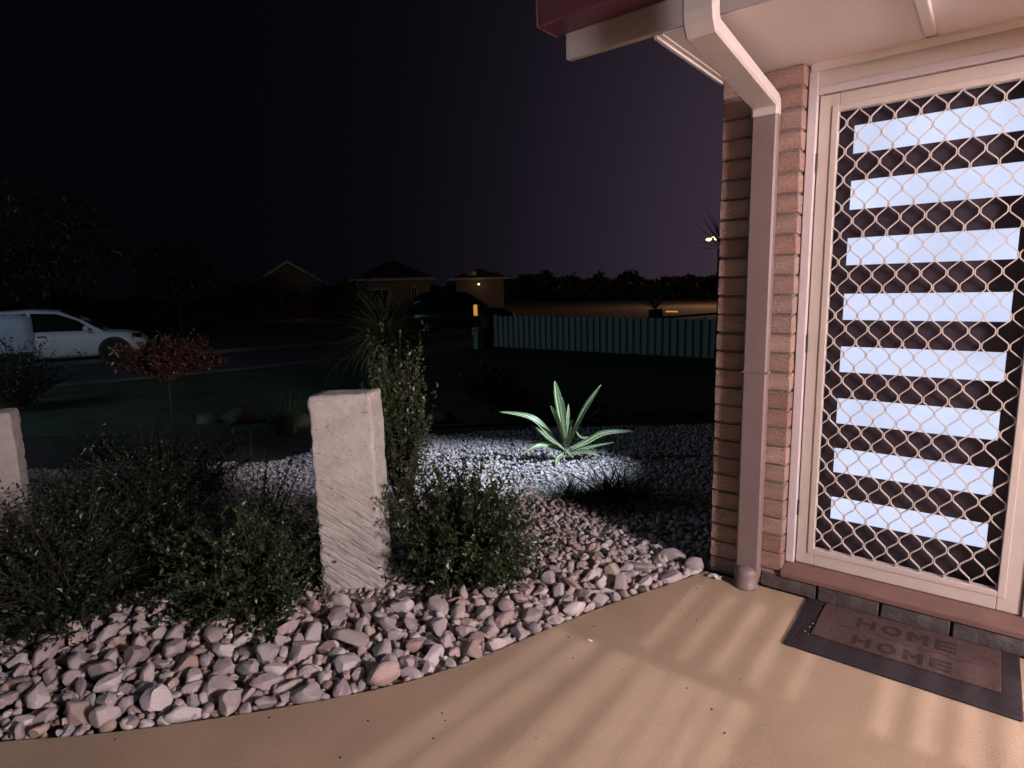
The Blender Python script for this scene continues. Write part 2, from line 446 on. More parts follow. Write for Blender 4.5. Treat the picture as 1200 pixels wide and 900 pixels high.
# concrete patio with its curved edge
EDGE = [(-3.2, -0.55), (-2.80, -0.06), (-2.445, 0.306), (-2.249, 0.489), (-2.068, 0.683), (-1.891, 0.891), (-1.717, 1.117), (-1.582, 1.322), (-1.47, 1.577), (-1.365, 1.904), (-1.242, 2.257), (-1.121, 2.538), (-1.017, 2.792)]
def refine(pts, k=4):
    o = []
    for i in range(len(pts) - 1):
        p0 = pts[max(i - 1, 0)]; p1 = pts[i]; p2 = pts[i + 1]; p3 = pts[min(i + 2, len(pts) - 1)]
        for j in range(k):
            t = j / k
            o.append(tuple(0.5 * (2 * p1[a] + (p2[a] - p0[a]) * t + (2 * p0[a] - 5 * p1[a] + 4 * p2[a] - p3[a]) * t * t + (3 * p1[a] - p0[a] - 3 * p2[a] + p3[a]) * t ** 3) for a in (0, 1)))
    o.append(pts[-1]); return o
EF = refine(EDGE)
poly = [(x, y, -0.15) for x, y in EF] + [(3.3, 2.792, -0.15), (3.3, -3, -0.15), (-3.2, -3, -0.15)]
mb = MB()
top = [(x, y, 0.0) for x, y, _ in poly]
ins = []
mb.prism(poly, (0, 0, 0.15))
struct(mb.build('patio', M['concrete'], bevel=0.008))

def in_patio(x, y):
    for (xa, ya), (xb, yb) in zip(EF[:-1], EF[1:]):
        if ya <= y <= yb: return x > xa + (xb - xa) * (y - ya) / max(1e-6, yb - ya) + 0.02
    return False
# ================================================================== HOUSE
YW = 2.80
BR_COL = [(0.37, 0.26, 0.215), (0.35, 0.235, 0.195), (0.39, 0.285, 0.24), (0.36, 0.26, 0.225), (0.33, 0.22, 0.185), (0.39, 0.30, 0.26), (0.34, 0.22, 0.18)]
brick_wall = thing('brick_wall', 'red brown brick pier behind the downpipe, at the door edge', 'brick wall', (-0.84, 2.86, 0))
cache = {}
def brick_mesh(w_, d_, h_, k, m_, base):
    key = (round(w_, 3), round(d_, 3), round(h_, 3), k, m_.name)
    if key not in cache:
        st = random.getstate(); random.seed(hash((round(w_, 3), round(d_, 3), k)) % 9973)
        cache[key] = MB().box((-w_ / 2, -d_ / 2, -h_ / 2), (w_ / 2, d_ / 2, h_ / 2), 0.0035, 0.0018).build(base, m_).data
        o = [x for x in COL.objects if x.data == cache[key]][0]
        bpy.data.objects.remove(o)
        random.setstate(st)
    return cache[key]
def put_brick(parent, x0, x1, y0, y1, z0, z1, m_, cols, name='brick'):
    k = random.randrange(5)
    o = link(name, brick_mesh(x1 - x0, y1 - y0, z1 - z0, k, m_, name), parent)
    o.location = ((x0 + x1) / 2, (y0 + y1) / 2 + random.uniform(-0.0025, 0.002), (z0 + z1) / 2)
    o.rotation_euler = (0, random.uniform(-0.006, 0.006), random.uniform(-0.006, 0.006))
    c = random.choice(cols); v = random.uniform(0.8, 1.15)
    o.color = (c[0] * v, c[1] * v, c[2] * v, 1)
    return o
nC = 27
for k in range(nC):
    z0 = 0.004 + k * 0.0852; z1 = min(z0 + 0.0752, 2.294)
    j = -0.80 if k % 2 else -0.835
    put_brick(brick_wall, -1.003, j - 0.005, YW, YW + 0.11, z0, z1, M['brick'], BR_COL)
    put_brick(brick_wall, j + 0.005, -0.672, YW, YW + 0.064, z0, z1, M['brick'], BR_COL)
MB().box((-0.996, YW + 0.009, 0), (-0.681, YW + 0.10, 2.2965)).build('mortar', M['mortar'], brick_wall)

# rest of the house: side wall going back, wall to the right of the door, garage wing
house = thing('house', 'brown brick house wall running on out of view behind the door', 'house', (0.6, 2.9, 0))
cb = MB()
cb.box((-0.993, 2.912, 0), (-0.90, 9.0, 2.4))
cb.box((0.235, 2.885, 0), (3.29, 2.95, 2.4))
cb.box((3.31, -3.0, 0), (3.42, 2.8, 2.4))
cb.build('wall', M['mortar'], house)
bb = MB()
for k in range(27):
    z0 = 0.004 + k * 0.0852; z1 = z0 + 0.0752
    y = 2.915 + (0.12 if k % 2 else 0.0)
    while y < 8.7:
        bb.box((-1.003, y, z0), (-0.985, y + 0.23, z1)); y += 0.24
    x = 0.235 + (0.12 if k % 2 else 0.0)
    while x < 3.0:
        bb.box((x, 2.876, z0), (x + 0.23, 2.90, z1)); x += 0.24
    y = -2.9 + (0.12 if k % 2 else 0.0)
    while y < 2.5:
        bb.box((3.30, y, z0), (3.32, y + 0.23, z1)); y += 0.24
o = bb.build('brick_courses', M['brick_far'], house, recalc=False); o['kind'] = 'stuff'
# roof over it all
MB().prism([(-1.0, 2.13, 2.43), (-1.0, 7.0, 4.3), (-1.0, 11.8, 2.43), (-1.0, 11.8, 2.38), (-1.0, 7.0, 4.24), (-1.0, 2.13, 2.38)], (4.6, 0, 0)).build('roof', M['roof'], house)
MB().box((-0.99, 2.93, 2.40), (3.5, 9.0, 2.41)).build('ceiling', M['soffit'], house)

eave = thing('eave', 'pale porch eave with soffit sheets and dark red gutter above the door', 'eave', (0.8, 2.4, 2.3))
MB().box((-0.985, 2.132, 2.297), (-0.2735, 2.93, 2.309)).build('soffit_panel', M['soffit'], eave)
MB().box((-0.2315, 2.132, 2.297), (3.5, 2.93, 2.309)).build('soffit_panel', M['soffit'], eave)
MB().box((-0.273, 2.135, 2.285), (-0.232, 2.797, 2.307)).build('joint_batten', M['cream'], eave, bevel=0.006)
MB().box((-1.022, 2.138, 2.286), (-1.006, 2.84, 2.318)).build('edge_trim', M['cream'], eave, bevel=0.003)
MB().box((-1.0045, 2.138, 2.294), (-0.986, 2.84, 2.312)).build('edge_trim', M['cream'], eave, bevel=0.003)
MB().prism([(-1.377, 2.110, 2.297), (-1.377, 2.1305, 2.297), (-1.377, 2.1305, 2.425), (-1.377, 2.110, 2.425)], (4.9, 0, 0)).build('fascia', M['fascia'], eave, bevel=0.003)
MB().prism([(-1.376, 2.132, 2.301), (-1.376, 2.150, 2.301), (-1.376, 2.150, 2.40), (-1.376, 2.132, 2.40)], (0.35, 0, 0)).build('fascia_backing', M['fascia'], eave)
gp = [(2.108, 2.388), (2.108, 2.52), (2.10, 2.52), (2.10, 2.395), (1.992, 2.395), (1.985, 2.50), (1.975, 2.505), (1.972, 2.495), (1.978, 2.392), (1.985, 2.386)]
MB().prism([(-1.412, y, z) for y, z in gp], (4.95, 0, 0)).build('gutter', M['gutter'], eave, bevel=0.003)
MB().box((-1.417, 1.970, 2.384), (-1.4125, 2.109, 2.508)).build('gutter_end_cap', M['gutter'], eave)
# moulding where soffit meets the head board
MB().prism([(-0.66, 2.842, 2.2965), (-0.66, 2.868, 2.2965), (-0.66, 2.868, 2.27), (-0.66, 2.860, 2.272), (-0.66, 2.846, 2.286)], (0.89, 0, 0)).build('cornice_moulding', M['cream'], eave)

# door frame (jambs, head, sill)
frame = thing('door_frame', 'pale lilac painted frame fixed around the front doorway', 'door frame', (-0.22, 2.9, 0.1))
MB().box((-0.671, 2.866, 0.118), (-0.634, 3.02, 2.2965)).build('jamb', M['lilac'], frame, bevel=0.004)
MB().box((0.185, 2.880, 0.118), (0.233, 3.02, 2.2965)).build('jamb', M['lilac'], frame, bevel=0.004)
MB().box((-0.6335, 2.872, 2.181), (0.1845, 3.02, 2.212)).build('head', M['lilac'], frame, bevel=0.003)
MB().box((-0.6335, 2.878, 2.2125), (0.1845, 3.02, 2.2965)).build('head_board', M['cream'], frame, bevel=0.002)
MB().prism([(-0.671, 2.784, 0.073), (-0.671, 2.784, 0.098), (-0.671, 2.80, 0.104), (-0.671, 2.885, 0.116), (-0.671, 3.02, 0.116), (-0.671, 3.02, 0.073)], (0.93, 0, 0)).build('sill', M['sill'], frame, bevel=0.004)

step = thing('brick_step', 'dark grey brick step under the door sill', 'step', (-0.25, 2.83, 0))
xs = [(-0.757, -0.521), (-0.511, -0.276), (-0.266, -0.030), (-0.020, 0.226), (0.236, 0.47)]
for a, b in xs:
    put_brick(step, a, b, 2.792, 2.98, 0.003, 0.071, M['step_brick'], [(1, 1, 1)])
MB().box((-0.757, 2.812, 0), (0.47, 2.975, 0.0685)).build('mortar', M['mortar'], step)

# security screen door
DL, DR_, DB, DT, DY = -0.629, 0.181, 0.119, 2.178, 2.9016
sec = thing('security_door', 'beige framed security screen door with diamond grille', 'screen door', ((DL + DR_) / 2, DY, DB))
OL, OR_, OB, OT = -0.556, 0.106, 0.199, 2.107       # grille opening
MB().box((DL, DY - 0.012, DB), (OL, DY + 0.022, DT)).build('stile', M['primrose'], sec, bevel=0.003)
MB().box((OR_, DY - 0.012, DB), (DR_, DY + 0.022, DT)).build('stile', M['primrose'], sec, bevel=0.003)
MB().box((OL + 0.0004, DY - 0.0117, OT), (OR_ - 0.0004, DY + 0.0217, DT)).build('top_rail', M['primrose'], sec, bevel=0.003)
MB().box((OL + 0.0004, DY - 0.0117, DB), (OR_ - 0.0004, DY + 0.0217, OB)).build('bottom_rail', M['primrose'], sec, bevel=0.003)
bd = MB()
bw = 0.024
bd.box((OL - bw, DY - 0.0165, OB - bw), (OL - 0.001, DY - 0.0125, OT + bw), 0.0012)
bd.box((OR_ + 0.001, DY - 0.0165, OB - bw), (OR_ + bw, DY - 0.0125, OT + bw), 0.0012)
bd.box((OL - 0.0005, DY - 0.0163, OT + 0.001), (OR_ + 0.0005, DY - 0.0122, OT + bw), 0.0012)
bd.box((OL - 0.0005, DY - 0.0163, OB - bw), (OR_ + 0.0005, DY - 0.0122, OB - 0.001), 0.0012)
bd.build('glazing_bead', M['primrose'], sec)
# grille: neighbouring bent strands touching at the nodes
PX_, PZ = 0.0843, 0.1122
gm = MB()
def strand(xc, sgn):
    # x offset: alternately +a and -a with short straight contact pieces
    pts = []
    half = PZ / 2
    z = OB - 0.08; n_ = int((OT - OB + 0.2) / half) + 1
    a_ = PX_ / 4 - 0.0027
    ct = 0.0085
    s = sgn
    z0 = 2.057 - 40 * half
    k = 0
    while z0 + k * half < OT + 0.1:
        zc = z0 + k * half; sg = sgn if k % 2 == 0 else -sgn
        q = a_ * sg
        for dz, fx in ((-half / 2, 0.0), (-0.0185, 0.56), (-0.0135, 0.84), (-0.0090, 0.975), (-0.006, 1.0), (0.006, 1.0), (0.0090, 0.975), (0.0135, 0.84), (0.0185, 0.56)):
            pts.append((xc + q * fx, zc + dz))
        k += 1
    pts = [p for p in pts if OB - 0.012 <= p[1] <= OT + 0.012]
    wv, d = 0.0020, 0.0052
    vs = []; fs = []
    for i, (x, zz) in enumerate(pts):
        x0, zz0 = pts[max(i - 1, 0)]; x1, zz1 = pts[min(i + 1, len(pts) - 1)]
        tx, tz = x1 - x0, zz1 - zz0; L = math.hypot(tx, tz) or 1
        nx, nz = tz / L * wv, -tx / L * wv
        vs += [(x - nx, DY - d, zz - nz), (x + nx, DY - d, zz + nz), (x + nx, DY + d, zz + nz), (x - nx, DY + d, zz - nz)]
    for i in range(len(pts) - 1):
        for k2 in range(4):
            fs.append((i * 4 + k2, i * 4 + (k2 + 1) % 4, i * 4 + 4 + (k2 + 1) % 4, i * 4 + 4 + k2))
    inside = [i for i, (x, zz) in enumerate(pts)]
    return vs, fs
x = -0.527 - PX_ * 0.25 - PX_ / 2 * 2
i = 0
while x < OR_ + 0.05:
    vs_, fs_ = strand(x, 1 if i % 2 == 0 else -1)
    if vs_:
        keep = [OL - 0.012 < v[0] < OR_ + 0.012 for v in vs_]
        fs_ = [q for q in fs_ if all(keep[j] for j in q)]
        gm.add(vs_, fs_)
    x += PX_ / 2; i += 1
gr = gm.build('grille', M['mesh'], sec)
for z0, z1 in ((1.874, 1.951), (1.107, 1.187), (0.349, 0.423)):
    hb = MB().tube([(DL - 0.0025, DY - 0.016, z0), (DL - 0.0025, DY - 0.016, z1)], 0.0055, 8)
    hb.build('hinge', M['black'], sec)

# timber entry door behind with eight lit glass slots
front = thing('front_door', 'dark entry door with eight glowing white glass slots behind the screen', 'front door', (-0.22, 2.99, DB))
GL, GR = -0.509, 0.059
zt = [2.056, 1.834, 1.598, 1.362, 1.132, 0.900, 0.671, 0.440]
zb = [1.943, 1.715, 1.483, 1.248, 1.0175, 0.784, 0.556, 0.334]
for i in range(1, 8):
    pass
fd = MB()
fd.box((-0.631, 2.964, DB), (GL, 3.004, 2.178)); fd.box((GR, 2.964, DB), (0.182, 3.004, 2.178))
ed = [DB] + [v for p in zip(zb[::-1], zt[::-1]) for v in p] + [2.178]
for i in range(0, len(ed), 2):
    fd.box((GL + 0.0004, 2.9643, ed[i]), (GR - 0.0004, 3.0037, ed[i + 1]))
fd.build('leaf', M['doorleaf'], front)
for a, b in zip(zt, zb):
    MB().box((GL + 0.0008, 2.968, b + 0.0008), (GR - 0.0008, 2.978, a - 0.0008)).build('glass_panel', M['pane'], front)

# downpipe
pipe = thing('downpipe', 'brown and cream rectangular downpipe bending from gutter to wall', 'downpipe', (-0.808, 2.76, 0))
PXL, PXR = -0.862, -0.754
def rect_sweep(pts, d, x0, x1):
    mb = MB(); vs = []; fs = []
    n = len(pts); c = 0.008
    for i, (y, z) in enumerate(pts):
        a = Vector((0, pts[max(i - 1, 0)][0], pts[max(i - 1, 0)][1])); b = Vector((0, pts[min(i + 1, n - 1)][0], pts[min(i + 1, n - 1)][1]))
        p = Vector((0, y, z))
        t1 = (p - a).normalized() if i else (b - p).normalized()
        t2 = (b - p).normalized() if i < n - 1 else t1
        t = (t1 + t2).normalized(); nn = Vector((0, t.z, -t.y))   # in-plane normal
        k = 1 / max(0.5, t.dot(t1))
        for xx, q in ((x0, -d + c), (x0 + c, -d), (x1 - c, -d), (x1, -d + c), (x1, d - c), (x1 - c, d), (x0 + c, d), (x0, d - c)):
            vs.append((xx, y + nn.y * q * k, z + nn.z * q * k))
    for i in range(n - 1):
        for k in range(8):
            fs.append((i * 8 + k, i * 8 + (k + 1) % 8, i * 8 + 8 + (k + 1) % 8, i * 8 + 8 + k))
    fs.append(tuple(range(8))); fs.append(tuple((n - 1) * 8 + k for k in range(8)))
    return mb.add(vs, fs)
rect_sweep([(2.045, 2.386), (2.045, 2.262), (2.052, 2.240), (2.068, 2.222), (2.745, 2.182 - 0.012), (2.762, 2.155), (2.768, 2.135), (2.768, 2.085)][0:0] or
           [(2.03, 2.386), (2.03, 2.288), (2.036, 2.262), (2.052, 2.242), (2.742, 2.165), (2.758, 2.155), (2.766, 2.138), (2.766, 2.108)], 0.027, PXL, PXR).build('elbow', M['pipecream'], pipe)
rect_sweep([(2.7668, 2.112), (2.7668, 0.05)], 0.0255, PXL + 0.002, PXR - 0.002).build('pipe', M['pipebrown'], pipe)
MB().box((PXL - 0.004, 2.738, 1.02), (PXR + 0.004, 2.797, 1.028), 0.002).build('strap', M['pipebrown'], pipe)
sb = MB()
prof = [(0.056, 0.0), (0.056, 0.012), (0.052, 0.014), (0.052, 0.066), (0.050, 0.078), (0.043, 0.090), (0.028, 0.098), (0.010, 0.101)]
sb.lathe((-0.812, 2.748, 0.0005), prof, 20)
sb.build('stormwater_stub', M['pipebrown'], pipe, smooth_=True)

# doormat
dm = thing('doormat', 'dark rubber doormat with brown coir centre reading HOME', 'doormat', (-0.178, 2.57, 0))
MB().box((-0.543, 2.355, 0.001), (0.187, 2.784, 0.012), 0.004).build('border', M['rubber'], dm)
MB().box((-0.470, 2.470, 0.0115), (0.130, 2.764, 0.0185), 0.003).build('coir_panel', M['coir'], dm)
def stroke_word(x0, x1, y0, h, z):
    # the word HOME in slab strokes, one mesh per letter
    cw = (x1 - x0) / 4.0; lw = cw * 0.76; t_ = 0.017
    for i, ch in enumerate('HOME'):
        xa = x0 + i * cw; mb = MB(); Z0, Z1 = z, z + 0.0010
        def bar(ax, ay, bx, by):
            d_ = Vector((bx - ax, by - ay, 0)).normalized(); n_ = Vector((-d_.y, d_.x, 0)) * t_ / 2
            mb.prism([(ax + n_.x, ay + n_.y, Z0), (bx + n_.x, by + n_.y, Z0), (bx - n_.x, by - n_.y, Z0), (ax - n_.x, ay - n_.y, Z0)], (0, 0, Z1 - Z0))
        L_, R_ = xa + t_ / 2, xa + lw - t_ / 2
        if ch == 'H':
            bar(L_, y0, L_, y0 + h); bar(R_, y0, R_, y0 + h); bar(L_ + t_ / 2, y0 + h / 2, R_ - t_ / 2, y0 + h / 2)
        elif ch == 'O':
            n_ = 20; cx, cy = xa + lw / 2, y0 + h / 2
            o_ = [(cx + lw / 2 * math.cos(q * math.tau / n_), cy + h / 2 * math.sin(q * math.tau / n_)) for q in range(n_)]
            i_ = [(cx + (lw / 2 - t_) * math.cos(q * math.tau / n_), cy + (h / 2 - t_) * math.sin(q * math.tau / n_)) for q in range(n_)]
            vs = [(x, y, Z1) for x, y in o_] + [(x, y, Z1) for x, y in i_]
            mb.add(vs, [(q, (q + 1) % n_, (q + 1) % n_ + n_, q + n_) for q in range(n_)])
        elif ch == 'M':
            bar(L_, y0, L_, y0 + h); bar(R_, y0, R_, y0 + h)
            mb.add([(L_ + t_ / 2, y0 + h, Z1), (L_ + t_ / 2, y0 + h - t_ * 1.5, Z1), ((L_ + R_) / 2, y0 + h * 0.25, Z1), (R_ - t_ / 2, y0 + h - t_ * 1.5, Z1), (R_ - t_ / 2, y0 + h, Z1), ((L_ + R_) / 2, y0 + h * 0.25 + t_ * 1.5, Z1)], [(0, 1, 2, 5), (5, 2, 3, 4)])
        else:
            bar(L_, y0, L_, y0 + h)
            for q in (t_ / 2, h / 2, h - t_ / 2): bar(L_ + t_ / 2, y0 + q, xa + lw, y0 + q)
        mb.build('letter', M['letter'], dm)
stroke_word(-0.335, 0.020, 2.632, 0.080, 0.0188)
stroke_word(-0.330, 0.010, 2.488, 0.074, 0.0188)
lm = MB()
for a, b in ((-0.395, -0.315), (-0.265, -0.135), (-0.12, 0.055)):
    n_ = 9
    for k in range(n_):
        xa = a + (b - a) * k / n_; xb = a + (b - a) * (k + 1) / n_
        lm.box((xa, 2.600 + 0.006 * math.sin(k * 1.3 + a * 20), 0.0188), (xb, 2.606 + 0.006 * math.sin(k * 1.3 + a * 20), 0.0194))
lm.build('scroll_line', M['letter'], dm)['kind'] = 'stuff'
rb = MB()
for k in range(26):
    yy = 2.40 + k * 0.0145
    for j in range(3):
        if random.random() < 0.75:
            xx = -0.530 + j * 0.020 + random.uniform(-0.003, 0.003)
            rb.box((xx, yy, 0.0118), (xx + 0.011, yy + 0.008, 0.0145), 0.002)
rb.build('tread_pattern', M['rubber'], dm)['kind'] = 'stuff'
pk = MB()
for (xx, yy, r_) in ((-0.494, 2.478, 0.004), (-0.478, 2.470, 0.003), (-0.486, 2.522, 0.004), (-0.482, 2.556, 0.005)):
    pk.box((xx, yy, 0.0125), (xx + r_ * 1.4, yy + r_, 0.0125 + r_), 0.0015, 0.001)
tag(pk.build('crumbs', M['paper']), 'few white specks on the left border of the doormat', 'crumbs', kind='stuff')

# litter on the concrete
def crumple(name, c, r, seed, label, cat):
    random.seed(seed)
    mb = MB(); n = 5
    vs = []; fs = []
    for i in range(n):
        for j in range(n):
            vs.append((c[0] + (i / (n - 1) - 0.5) * r[0] + random.uniform(-.1, .1) * r[0], c[1] + (j / (n - 1) - 0.5) * r[1] + random.uniform(-.1, .1) * r[1], c[2] + random.uniform(0.05, 1) * r[2]))
    for i in range(n - 1):
        for j in range(n - 1):
            fs.append((i * n + j, i * n + n + j, i * n + n + j + 1, i * n + j + 1))
    mb.add(vs, fs)
    o = mb.build(name, M['paper'], recalc=False)
    so = o.modifiers.new('thick', 'SOLIDIFY'); so.thickness = 0.003
    return tag(o, label, cat)
crumple('paper_scrap', (-0.950, 2.735, 0.004), (0.055, 0.035, 0.022), 4, 'crumpled white scrap at the foot of the brick wall beside the downpipe', 'litter')
crumple('paper_fleck', (-1.172, 1.925, 0.003), (0.022, 0.012, 0.004), 8, 'tiny white fleck on the concrete near the stones', 'litter')

gt = []
rg0 = random.Random(3)
while len(gt) < 60:
    x_, y_ = rg0.uniform(-2.2, 0.6), rg0.uniform(0.4, 2.7)
    if (x_, y_) != () and in_patio(x_, y_): gt.append((x_, y_, 0.001, rg0.uniform(0.0012, 0.0032)))
gb = MB()
for x_, y_, z_, r in gt:
    gb.box((x_ - r, y_ - r * 0.8, z_ - 0.0005), (x_ + r, y_ + r * 0.8, z_ + r), r * 0.3, r * 0.15)
gb.build('grit', M['soil'], recalc=False)['kind'] = 'stuff'

# porch lamp on the garage wing and an added streak-casting box under the eave (both unseen)
pl = thing('wall_lamp', 'white bulkhead lamp on the garage wall out of frame', 'wall lamp', (3.28, 0.85, 1.95))
MB().box((3.265, 0.77, 1.87), (3.299, 0.93, 2.03), 0.01).build('back_plate', M['black'], pl)
MB().tube([(3.264, 0.85, 2.06), (3.05, 0.85, 2.10)], 0.008, 8).build('arm', M['black'], pl)
MB().lathe((3.05, 0.85, 2.07), [(0.05, 0.05), (0.03, 0.04), (0.03, 0.0), (0.02, 0.0)], 14).build('lamp_holder', M['black'], pl)

sl = thing('added_streak_box', 'added slotted light box under the porch soffit, unseen, casting the concrete streaks', 'ceiling lamp', (SLOT.x, SLOT.y, 2.28))
ZP = SLOT.z - 0.15
def plate_pt(x_, y_):
    k = 0.15 / SLOT.z
    return (SLOT.x + (x_ - SLOT.x) * k, SLOT.y + (y_ - SLOT.y) * k, ZP)
rowA = [(-1.30, -0.075, 0.05), (-1.175, -0.07, 0.05), (-1.01, -0.02, 0.055), (-0.875, 0.05, 0.055), (-0.755, 0.06, 0.055), (-0.66, 0.04, 0.05), (-0.575, 0.02, 0.048)]
rowB = [(-0.98, 0, 0.02), (-0.83, 0, 0.022), (-0.70, 0, 0.022), (-0.57, 0, 0.022), (-0.44, 0, 0.016)] + [(-0.175 + 0.115 * i, 0.0, 0.030) for i in range(7)]
pp = MB()
def row(bars, y0, y1, lo, hi, yref):
    cur0 = cur1 = lo
    for xc, sl_, hw in bars:
        # bar centre x at y0 / y1; bars fan out slightly away from the wall
        a0 = xc + sl_ * (yref - y0); a1 = xc + sl_ * (yref - y1)
        pp.add([plate_pt(cur0, y0), plate_pt(a0 - hw, y0), plate_pt(a1 - hw, y1), plate_pt(cur1, y1)], [(0, 1, 2, 3)])
        cur0, cur1 = a0 + hw, a1 + hw
    pp.add([plate_pt(cur0, y0), plate_pt(hi, y0), plate_pt(hi, y1), plate_pt(cur1, y1)], [(0, 1, 2, 3)])
row(rowA, 0.6, 1.93, -2.2, 1.6, 1.93)
row(rowB, 2.03, 2.62, -2.2, 1.6, 2.03)
for y0, y1 in ((1.93, 2.03), (2.62, 3.6), (-0.8, 0.6)):
    pp.add([plate_pt(-2.2, y0), plate_pt(1.6, y0), plate_pt(1.6, y1), plate_pt(-2.2, y1)], [(0, 1, 2, 3)])
pl2 = pp.build('streak_mask_plate', M['black'], sl)  # slots shaped backwards from the wanted streaks
so = pl2.modifiers.new('thick', 'SOLIDIFY'); so.thickness = 0.0004
c0 = plate_pt(-2.2, -0.8); c1 = plate_pt(1.6, 3.6)
hb = MB()
hb.box((c0[0] - 0.003, c0[1], ZP), (c0[0], c1[1], 2.296)); hb.box((c1[0], c0[1], ZP), (c1[0] + 0.003, c1[1], 2.296))
hb.box((c0[0], c0[1] - 0.003, ZP), (c1[0], c0[1], 2.296)); hb.box((c0[0], c1[1], ZP), (c1[0], c1[1] + 0.003, 2.296))
hb.build('housing', M['black'], sl)

# ================================================================== STONES
def ico(sub):
    import bmesh
    bm = bmesh.new(); bmesh.ops.create_icosphere(bm, subdivisions=sub, radius=1.0)
    v = np.array([p.co[:] for p in bm.verts]); f_ = np.array([[p.index for p in q.verts] for q in bm.faces]); bm.free()
    return v, f_
def stone_shape(v, seed, facets=5, rough_=0.15):
    r = np.random.default_rng(seed)
    v = v.copy()
    for _ in range(facets):
        n_ = r.normal(size=3); n_ /= np.linalg.norm(n_); h = r.uniform(0.50, 0.80)
        d = v @ n_ - h
        v -= np.outer(np.maximum(d, 0) * 0.97, n_)
    off = r.uniform(0, 50, 3)
    for i in range(len(v)):
        q = noise.noise(Vector(v[i] * 1.5 + off)) * rough_ + noise.noise(Vector(v[i] * 4 + off)) * rough_ * 0.25
        v[i] *= 1 + q
    sc = np.array([1.0, r.uniform(0.62, 0.9), r.uniform(0.5, 0.78)])
    return v * sc
V3, F3 = ico(3); V2, F2 = ico(2); V1, F1 = ico(1)
NS = 14
hi_shapes = [stone_shape(V3, 100 + i, random.choice((6, 7, 8, 9))) for i in range(NS)]
mid_shapes = [stone_shape(V2, 200 + i, 4) for i in range(10)]
lo_shapes = [stone_shape(V1, 300 + i, 3, 0.2) for i in range(10)]
stone_mesh = []
for i, v in enumerate(hi_shapes):
    me = bpy.data.meshes.new('river_stone'); me.from_pydata(v.tolist(), [], F3.tolist()); me.materials.append(M['stone'])
    me.polygons.foreach_set('use_smooth', [True] * len(me.polygons)); me.set_sharp_from_angle(angle=math.radians(24)); me.update(); stone_mesh.append(me)

edge_np = np.array(EF)
def edge_dist(x, y):
    """signed distance to the patio edge, positive in the garden bed"""
    a = edge_np[:-1]; b = edge_np[1:]; p = np.array((x, y)); ab = b - a
    t = np.clip(((p - a) * ab).sum(1) / (ab * ab).sum(1), 0, 1)
    q = a + ab * t[:, None]; dd = np.hypot(*(p - q).T); i = dd.argmin()
    s = ab[i][0] * (p[1] - a[i][1]) - ab[i][1] * (p[0] - a[i][0])
    return dd[i] if s > 0 else -dd[i]
def band(x, y):      # width of the band of large stones, wider to the left
    return 0.30 + 0.42 * smooth(-1.35, -2.2, x) if True else 0
def size_at(x, y, d):
    b_ = band(x, y)
    k = smooth(b_ * 0.55, b_ * 1.35, d)
    return 0.0425 * (1 - k) + 0.0205 * k
# dart throwing with a hash grid
class Darts:
    def __init__(self, cell): self.c = cell; self.g = {}
    def ok(self, x, y, r, f_):
        ci, cj = int(math.floor(x / self.c)), int(math.floor(y / self.c)); k = 2
        for i in range(ci - k, ci + k + 1):
            for j in range(cj - k, cj + k + 1):
                for (a, b, q) in self.g.get((i, j), ()):
                    if (a - x) ** 2 + (b - y) ** 2 < ((q + r) * f_) ** 2: return False
        return True
    def add(self, x, y, r): self.g.setdefault((int(math.floor(x / self.c)), int(math.floor(y / self.c))), []).append((x, y, r))
def in_view(x, y, z, mx=60, my=60):
    p = project((x, y, z))
    return p is not None and -mx < p[0] < 900 + mx and p[1] < 900 + my
random.seed(21)
stones = []     # (x, y, z, r, layer)
big = Darts(0.07)
PASS = [(1.45, 1.30, 5000), (1.2, 1.0, 6000), (1.0, 0.86, 9000), (0.82, 0.80, 11000), (0.64, 0.78, 13000), (0.5, 0.78, 14000)]
for it in range(58000):                                    # stones of the band, the largest first
    acc = 0
    for fr_, fs_, n_ in PASS:
        acc += n_
        if it < acc: break
    t = random.random() * (len(EF) - 1); i = int(t); fr = t - i
    ex = EF[i][0] + (EF[i + 1][0] - EF[i][0]) * fr; ey = EF[i][1] + (EF[i + 1][1] - EF[i][1]) * fr
    tx, ty = EF[i + 1][0] - EF[i][0], EF[i + 1][1] - EF[i][1]; L = math.hypot(tx, ty)
    b_ = band(ex, ey)
    d = random.random() * b_ * 1.5
    x_, y_ = ex - ty / L * d, ey + tx / L * d
    dd = edge_dist(x_, y_)
    if dd < 0.015: continue
    r = size_at(x_, y_, dd) * fr_ * random.uniform(0.92, 1.08)
    if dd < r * 0.72: continue
    if x_ > -1.02 and y_ > 2.6: continue
    if not in_view(x_, y_, 0): continue
    if not big.ok(x_, y_, r, fs_): continue
    big.add(x_, y_, r); stones.append((x_, y_, gz(x_, y_) + 0.012 + r * random.uniform(0.15, 0.75), r, 0))
n_top = len(stones)
# lower layer showing in the gaps
low = Darts(0.07); lower = []
for it in range(30000):
    t = random.random() * (len(EF) - 1); i = int(t); fr = t - i
    ex = EF[i][0] + (EF[i + 1][0] - EF[i][0]) * fr; ey = EF[i][1] + (EF[i + 1][1] - EF[i][1]) * fr
    tx, ty = EF[i + 1][0] - EF[i][0], EF[i + 1][1] - EF[i][1]; L = math.hypot(tx, ty)
    d = random.random() * band(ex, ey) * 1.5
    x_, y_ = ex - ty / L * d, ey + tx / L * d
    dd = edge_dist(x_, y_); r = 0.028 * random.uniform(0.6, 1.2)
    if dd < r * 0.9 or not in_view(x_, y_, 0) or not low.ok(x_, y_, r, 0.82): continue
    low.add(x_, y_, r); lower.append((x_, y_, gz(x_, y_) + random.uniform(0.004, 0.030), r, 0))
